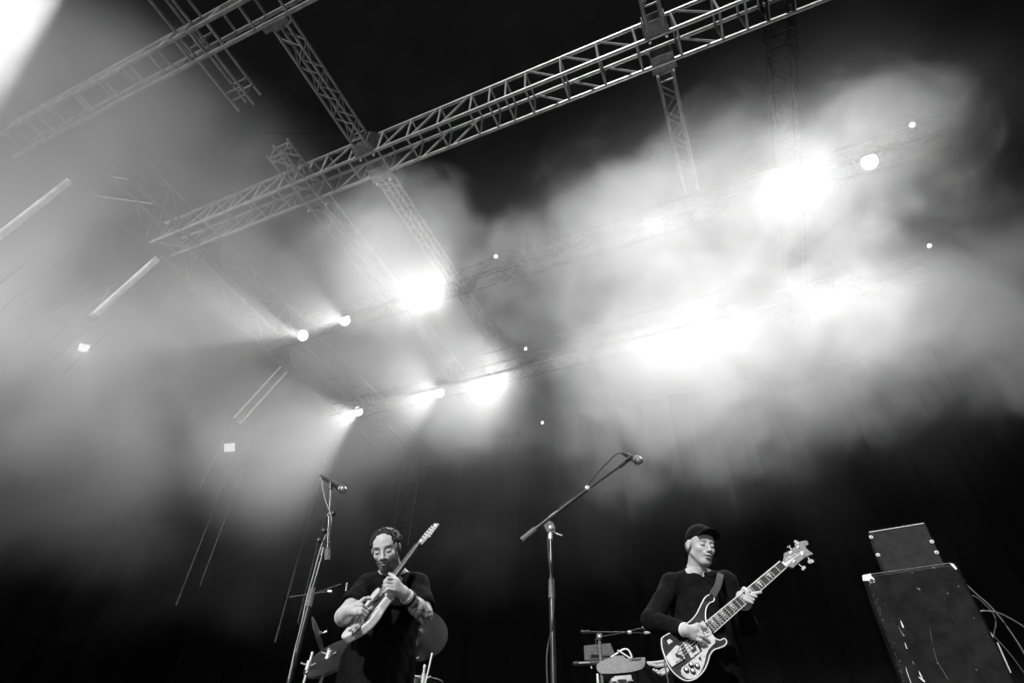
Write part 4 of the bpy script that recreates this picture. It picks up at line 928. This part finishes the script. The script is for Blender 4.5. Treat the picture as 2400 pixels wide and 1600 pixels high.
for x0, x1 in ((860, 990), (1170, 1300)): MB().tube(bez([Kb(x0, 885, -.01), Kb((x0+x1)/2-30, 845, -.03), Kb(x1, 895 if x0 < 1000 else 850, -.01)], 6), .004, 8).obj('handle', M['wcable'], t)
# ================================================================== AMPLIFIER STACK
M['tolex'] = mat('worn_black_covering', .006, .6, 0, 18, .9, .5, 260, spec=.09, detail=6)
M['scuff'] = mat('grey_scuff', .12, .6, 0, 200, .6)
M['vinyl'] = mat('grained_vinyl', .018, .55, 0, 30, .35, .9, 330, spec=.15)
ya = 2.75
c0 = PY(2020, 1350, ya); TR = PZ(2243, 1319, (c0-CAM).z)
ex = (TR-c0); wA = ex.length; ex.normalize(); en = Vector((-ex.y, ex.x, 0)); en = en if en.y > 0 else -en
amp = thing('speaker_cabinet', 'large scuffed black speaker cabinet with a metal corner at the right edge', 'speaker cabinet', c0-Zd*c0.z)
ctr = c0+ex*wA/2+en*.19; hgt = c0.z
cab = MB().box(Vector((ctr.x, ctr.y, hgt/2)), wA/2, .19, hgt/2, (ex, en, Zd)).obj('cabinet', M['tolex'], amp, smooth=False)
bv = cab.modifiers.new('edge', 'BEVEL'); bv.width = .012; bv.segments = 3
def PA(px, py, off=.001): return PP(px, py, c0, en)-en*off
def za(x, y): return (1960+x*.25507, 1200+y*.25507)
for pts, nm in (([(240,580),(318,563),(325,590),(350,610),(352,645),(320,652),(300,630),(245,630)], 'corner_plate'), ([(1040,468),(1075,475),(1112,520),(1100,530),(1075,505)], 'corner_plate')):
    MB().prism([PA(*za(*p), .001) for p in pts], -en*.004).obj(nm, M['guard'], amp, smooth=False)
MB().lathe(PA(*za(328, 630), .006), -en, [(0, .009), (.001, .009), (.001, 0)], 12).obj('plate_hole', M['ink'], amp)
MB().lathe(PA(*za(1150, 625), -.01), ex, [(0, .008), (.012, .006), (.012, 0)], 8).obj('side_stud', M['chrome'], amp)
MB().tube([PA(1990+0, 1, 0)*0+PA(*za(245, 578), .0), PA(*za(1045, 466), .0)], .0022, 6).obj('top_trim', M['grey'], amp)
for s_ in ([(590,985),(605,1015),(622,1055),(612,1060),(595,1020)], [(572,1030),(590,1080),(610,1110),(635,1132),(612,1135),(598,1105),(580,1070)], [(735,690),(770,695),(772,720),(750,705)], [(628,1190),(640,1215),(653,1252),(646,1252),(634,1220)], [(640,1410),(648,1450),(690,1568),(686,1568),(643,1452)], [(755,1450),(775,1480),(800,1535),(794,1538),(768,1492)], [(750,1508),(790,1522),(815,1550),(812,1562),(780,1535)],
           [(1015,737),(1030,740),(1034,750),(1020,748)], [(875,500),(905,505),(908,514),(885,510)], [(925,1375),(940,1382),(938,1390),(926,1386)], [(860,1080),(862,1080),(876,1150),(889,1230),(887,1230)][:4], [(889,1240),(891,1239),(931,1376),(928,1377)], [(940,1390),(943,1389),(1029,1530),(1026,1531)], [(1280,1435),(1295,1445),(1292,1452),(1282,1446)], [(575,1360),(588,1362),(586,1370),(577,1368)], [(700,1360),(718,1390),(712,1396),(699,1372)], [(690,548),(705,552),(704,560),(692,556)], [(1118,670),(1130,678),(1126,686),(1117,680)], [(1262,962),(1272,966),(1270,974),(1262,972)]):
    MB().prism([PA(*za(*p), .0005) for p in s_], -en*.0006).obj('scuff_mark', M['guard' if len(s_) in (5, 8) else 'scuff'], amp, smooth=False)
rs = random.Random(4); sp = MB()
for i in range(170):                               # rubbed left edge and random nicks
    if i < 120: yy = rs.uniform(600, 1560); xx = 285+(yy-640)*.345+abs(rs.gauss(0, 26))
    else: yy = rs.uniform(520, 1560); xx = rs.uniform(330+(yy-600)*.35, 1090+(yy-520)*.5)
    a = rs.uniform(0, 6.28); l_ = rs.uniform(2, 7); w_ = rs.uniform(1, 2.2)
    q = [(xx+math.cos(a)*l_, yy+math.sin(a)*l_), (xx-math.sin(a)*w_, yy+math.cos(a)*w_), (xx-math.cos(a)*l_, yy-math.sin(a)*l_), (xx+math.sin(a)*w_, yy-math.cos(a)*w_)]
    sp.prism([PA(*za(*p), .0003) for p in q], -en*.0005)
sp.obj('nicks', M['grey'], amp, smooth=False)
MB().tube([PA(*za(1360, 1030), -.02)+ex*.005, PA(*za(1428, 1135), -.02)+ex*.005], .003, 6).obj('edge_rail', M['chrome'], amp)
MB().tube([PA(*za(1462, 1185), -.02)+ex*.008, PA(*za(1585, 1465), -.02)+ex*.008], .003, 6).obj('edge_rail', M['chrome'], amp)
# small amplifier head standing on it
q0 = c0+en*.12; s1 = PP(2035, 1247, q0, en); s2 = PP(2167, 1224, q0, en)
s2 = s1+(s2-s1); exx = (s2-s1); wS = .5*(exx.length+ (PP(2211, 1320, q0, en)-PP(2070, 1340, q0, en)).length)
hd = thing('amplifier', 'small dark amplifier box with round studs on top of the speaker cabinet', 'amplifier', Vector((s1.x, s1.y, hgt)))
cS = Vector((s1.x, s1.y, 0))+ex*wS/2+en*.11; hS = s1.z-hgt
bx_ = MB().box(Vector((cS.x, cS.y, hgt+.002+hS/2)), wS/2, .11, hS/2, (ex, en, Zd)).obj('case', M['vinyl'], hd, smooth=False)
bv = bx_.modifiers.new('edge', 'BEVEL'); bv.width = .006; bv.segments = 2
MB().tube([s1-en*.001+ex*.004, s1+ex*(wS-.004)-en*.001], .0022, 6).obj('top_trim', M['guard'], hd)
for x, y in ((321, 228), (384, 391), (878, 270), (922, 368)):
    q = PP(*za(x, y), q0, en)-en*.001; k = MB().lathe(q, -en, [(0, .0095), (.003, .008), (.004, 0)], 14).obj('stud', M['guard'], hd)
    MB().lathe(q-en*.004, -en, [(0, .003), (.001, .003), (.001, 0)], 8).obj('stud_hole', M['ink'], k)
def wirepx(pts, off, r, m, label, grp='cables beside the speaker cabinet'):
    tag(MB().tube(bez([PA(*za(*p), -off) for p in pts], 6), r, 6).obj('cable', m), label, 'cable', grp)
wirepx([(1050, 465), (1110, 466), (1210, 510), (1300, 590), (1420, 690), (1530, 810), (1600, 900), (1725, 1080), (1850, 1300)], .25, .0035, M['cable'], 'long cable curving down from the top of the speaker cabinet')
wirepx([(1250, 803), (1290, 797), (1390, 785), (1500, 800), (1600, 840), (1725, 910), (1850, 1000)], .2, .0035, M['cable'], 'cable leaving the side of the cabinet almost level')
wirepx([(1130, 555), (1200, 565), (1300, 590), (1400, 670), (1480, 760), (1500, 850), (1480, 950), (1450, 1070)], .3, .003, M['rubber'], 'short dim cable looping behind the long one')
wirepx([(1330, 820), (1420, 910), (1530, 1020), (1640, 1140), (1725, 1250), (1800, 1350)], .3, .0025, M['rubber'], 'faint lower cable behind the cabinet')
tag(MB().tube([PA(*za(1245, 803), -.2), PA(*za(1268, 803), -.2)], .008, 8).obj('cable_plug', M['chrome']), 'silver plug in the side of the speaker cabinet', 'plug')
# ================================================================== DRUM KIT BEHIND THE GUITARIST
yd_ = 4.6
def Pd(x, y, dy=0): return PY(680+x*.14035, 1380+y*.14035, yd_+dy)
def Pe(x, y, dy=0): return PY(940+x*.1276, 1400+y*.1276, yd_+dy)
def cymbal(c, n, r, label, tilt=None):
    n = Vector(n).normalized(); t = thing('cymbal', label, 'cymbal', c, 'cymbals of the drum kit')
    pr = [(0, .004), (-.004, r*.1), (-.016, r*.16), (-.019, r*.2), (-.022, r*.45), (-.030, r*.8), (-.037, r), (-.039, r), (-.032, r*.8), (-.024, r*.45), (-.021, r*.2)]
    MB().lathe(c, n, pr, 56).obj('bow', M['cymbal'], t)
    MB().lathe(c, n, [(0, .004), (.02, .008), (.03, .008), (.03, 0)], 10).obj('wing_nut', M['chrome'], t)
cymbal(Pd(545, 730, .05), (.88, .02, .46), .14, 'narrow cymbal seen almost edge-on at the left of the drum kit')
cymbal(Pd(665, 1045), (-.35, -.62, .62), .20, 'large tilted cymbal with a bright wedge of light')
cymbal(Pd(560, 1215, .25), (-.15, -.6, .7), .15, 'lower dim cymbal behind the bright stand')
cymbal(Pe(300, 590, .1), (.10, -.80, .40), .235, 'broad cymbal behind the tattooed arm')
def drum_stand(a, b, label, knob=None, r=.009):
    t = thing('cymbal_stand', label, 'stand', (b.x, b.y, 0), 'chrome stands of the drum kit')
    dv = (a-b); lowp = b-dv*((b.z-.05)/max(dv.z, 1e-3)) if dv.z > .02 else b
    MB().tube([a, lowp], r, 12).obj('tube', M['chrome'], t)
    if knob is not None:
        MB().lathe(knob, dv.normalized(), [(-.03, 0), (-.03, r*1.7), (.03, r*1.7), (.03, 0)], 12).obj('clamp', M['chrome'], t)
        MB().tube([knob, knob+Vector((-.05, -.02, .01))], .005, 6).obj('wing_bolt', M['chrome'], t)
        MB().tube([knob+Vector((.02, 0, 0)), knob+Vector((.055, -.02, .012))], .004, 6).obj('wing_bolt', M['chrome'], t)
    MB().lathe(a, dv.normalized(), [(0, r), (.012, r*1.2), (.022, r*.8), (.022, 0)], 10).obj('tip', M['chrome'], t)
drum_stand(Pd(362, 1100), Pd(225, 1568), 'thin chrome stand at the far left of the drum kit', Pd(300, 1270))
drum_stand(Pd(640, 1090), Pd(500, 1568), 'chrome stand holding the tilted cymbal', Pd(640, 1090), .011)
drum_stand(Pe(240, 720), Pe(100, 1568), 'chrome stand just right of the guitarist', Pe(185, 1130), .012)
drum_stand(Pe(428, 1290), Pe(400, 1520), 'short chrome stand low beside the guitarist', Pe(405, 1480), .009)
drum_stand(Pe(560, 1070), Pe(510, 1290), 'small chrome rod under the broad cymbal', None, .006)
tag(MB().tube([Pe(292, 735, -.1), Pe(305, 870, -.1)], .012, 8).obj('drumstick_holder', M['ink']), 'short black rod in front of the broad cymbal', 'rod')
t = thing('snare_drum', 'top rim of a drum at the bottom edge beside the guitarist', 'drum', Pe(300, 1560))
MB().lathe(Pe(320, 1530, .2)-Zd*.16, Zd, [(0, .17), (.15, .17), (.155, .176), (.16, .176), (.16, .168), (.155, 0)], 40).obj('shell', M['dark'], t)
MB().lathe(Pe(320, 1530, .2)-Zd*.003, Zd, [(0, .176), (0, .181), (.006, .181), (.006, .176)], 40).obj('hoop', M['chrome'], t)
bm_ = thing('boom_arm', 'thin cymbal boom crossing behind the left microphone stand', 'boom', Pd(500, 60))
MB().tube([Pd(-20, 130), Pd(650, 35)], .004, 6).obj('rod', M['dim'], bm_); MB().tube([Pd(400, 70), Pd(850, -90)], .003, 6).obj('rod', M['dim'], bm_)
MB().lathe(Pd(662, 36), Vector((1, 0, 0)), [(-.015, 0), (-.015, .011), (.015, .011), (.015, 0)], 10).obj('knob', M['chrome'], bm_)
MB().tube([Pd(950, -110), Pd(930, 30)], .006, 8).obj('upright_rod', M['chrome'], bm_)
# ================================================================== SMOKE
def smoke():
    lo = (-15.5, -2.2, 2.2); hi = (9.5, 12.0, 8.9)
    b = MB(); c = ABZ((lo[0]+hi[0])/2, (lo[1]+hi[1])/2, (lo[2]+hi[2])/2)
    b.box((0, 0, 0), (hi[0]-lo[0])/2, (hi[1]-lo[1])/2, (hi[2]-lo[2])/2)
    o = b.obj('haze', None, smooth=False); o.location = c; o.rotation_euler = (0, 0, -SB)
    o['kind'] = 'stuff'; o['label'] = 'stage smoke drifting under the roof in the lamp beams'
    m = bpy.data.materials.new('stage_smoke'); m.use_nodes = True; t = m.node_tree; t.nodes.remove(t.nodes['Principled BSDF'])
    out = t.nodes['Material Output']; vol = t.nodes.new('ShaderNodeVolumePrincipled')
    vol.inputs['Color'].default_value = (.9, .9, .9, 1); vol.inputs['Anisotropy'].default_value = .2
    t.links.new(vol.outputs[0], out.inputs['Volume'])
    tc = t.nodes.new('ShaderNodeTexCoord'); ad = t.nodes.new('ShaderNodeVectorMath'); ad.operation = 'ADD'
    ad.inputs[1].default_value = ((lo[0]+hi[0])/2, (lo[1]+hi[1])/2, (lo[2]+hi[2])/2)      # stage coordinates a,b,z
    t.links.new(tc.outputs['Object'], ad.inputs[0]); P = ad.outputs[0]
    sx = t.nodes.new('ShaderNodeSeparateXYZ'); t.links.new(P, sx.inputs[0])
    def N(scale, detail, dist=0, mp=(1, 1, 1), rough=.5, off=0):
        mpn = t.nodes.new('ShaderNodeMapping'); mpn.inputs['Scale'].default_value = mp; mpn.inputs['Location'].default_value = (off, off*.7, off*.3); t.links.new(P, mpn.inputs[0])
        n = t.nodes.new('ShaderNodeTexNoise'); n.inputs['Scale'].default_value = scale; n.inputs['Detail'].default_value = detail
        n.inputs['Distortion'].default_value = dist; n.inputs['Roughness'].default_value = rough; t.links.new(mpn.outputs[0], n.inputs['Vector']); return n.outputs['Fac']
    def MR(x, a, b_, c_=0, d=1, smooth=True):
        n = t.nodes.new('ShaderNodeMapRange'); n.interpolation_type = 'SMOOTHSTEP' if smooth else 'LINEAR'
        n.inputs['From Min'].default_value = a; n.inputs['From Max'].default_value = b_; n.inputs['To Min'].default_value = c_; n.inputs['To Max'].default_value = d
        t.links.new(x, n.inputs[0]); return n.outputs[0]
    def MA(op, x, y=None):
        n = t.nodes.new('ShaderNodeMath'); n.operation = op
        for i, q in enumerate((x, y)):
            if q is None: continue
            if isinstance(q, (int, float)): n.inputs[i].default_value = q
            else: t.links.new(q, n.inputs[i])
        return n.outputs[0]
    A, Bq, Z = sx.outputs
    n1 = N(.45, 4, .3, off=3.1)
    n2 = N(.16, 2, 0, off=11)
    # lower surface of the smoke: lifts and dips with the noise
    zz = MA('ADD', Z, MA('MULTIPLY', MA('SUBTRACT', n2, .5), 3.0))
    zz = MA('ADD', zz, MA('MULTIPLY', MA('SUBTRACT', n1, .5), 2.0))
    low = MR(zz, 3.1, 5.5)
    # front edge further up-stage towards the right
    bb = MA('ADD', Bq, MA('MULTIPLY', MA('SUBTRACT', n2, .5), 2.0))
    edge = MA('SUBTRACT', bb, MR(MA('ADD', A, MA('MULTIPLY', Z, .55)), -3.2, 1.0, -2.2, 3.2))
    front = MR(edge, -.4, 2.2)
    right = MR(MA('ADD', A, MA('MULTIPLY', MA('SUBTRACT', n2, .5), 2.2)), 2.3, 3.9, 1, 0)
    top = MR(Z, 7.2, 8.6, 1, 0)
    billow = MR(n1, .34, .63, .10, 1.0)
    d = MA('MULTIPLY', MA('MULTIPLY', low, front), MA('MULTIPLY', right, top))
    d = MA('MULTIPLY', d, billow)
    d = MA('MULTIPLY', d, MR(A, -5, -2.0, .22, .09))
    # thicker clouds drifting in front of the lamp rows: (centre a,b,z), (radii), density
    n3 = N(1.1, 6, .6, off=5.3, rough=.6)
    wob = MA('MULTIPLY', MA('SUBTRACT', n3, .5), 2.0)
    for c_, r_, k_ in (((.0, 3.9, 4.55), (1.95, 1.1, 1.25), .46), ((-.05, 6.3, 4.8), (2.6, 1.2, 1.6), .46), ((1.55, 4.0, 5.1), (1.0, .8, .8), .34), ((-3.15, 3.5, 5.2), (1.05, .95, 1.15), .5), ((-3.4, 6.0, 5.3), (1.3, 1.1, 1.25), .42), ((2.7, 6.0, 4.7), (1.6, 1.1, 1.3), .26)):
        s_ = t.nodes.new('ShaderNodeVectorMath'); s_.operation = 'SUBTRACT'; s_.inputs[1].default_value = c_; t.links.new(P, s_.inputs[0])
        q_ = t.nodes.new('ShaderNodeVectorMath'); q_.operation = 'DIVIDE'; q_.inputs[1].default_value = r_; t.links.new(s_.outputs[0], q_.inputs[0])
        l_ = t.nodes.new('ShaderNodeVectorMath'); l_.operation = 'LENGTH'; t.links.new(q_.outputs[0], l_.inputs[0])
        d = MA('ADD', d, MR(MA('ADD', l_.outputs[1], wob), .62, 1.12, k_, 0))
    for c_, r_, k_ in (((-2.55, 6.0, 5.4), (.62, 2.6, 2.4), .15), ((2.75, 5.0, 5.25), (1.3, 1.1, .42), .1)):        # gaps of clearer air
        s_ = t.nodes.new('ShaderNodeVectorMath'); s_.operation = 'SUBTRACT'; s_.inputs[1].default_value = c_; t.links.new(P, s_.inputs[0])
        q_ = t.nodes.new('ShaderNodeVectorMath'); q_.operation = 'DIVIDE'; q_.inputs[1].default_value = r_; t.links.new(s_.outputs[0], q_.inputs[0])
        l_ = t.nodes.new('ShaderNodeVectorMath'); l_.operation = 'LENGTH'; t.links.new(q_.outputs[0], l_.inputs[0])
        d = MA('MULTIPLY', d, MR(MA('ADD', l_.outputs[1], MA('MULTIPLY', wob, .4)), .6, 1.3, k_, 1))
    t.links.new(d, vol.inputs['Density'])
    o.data.materials.append(m)
    m.cycles.volume_sampling = 'EQUIANGULAR'
smoke()
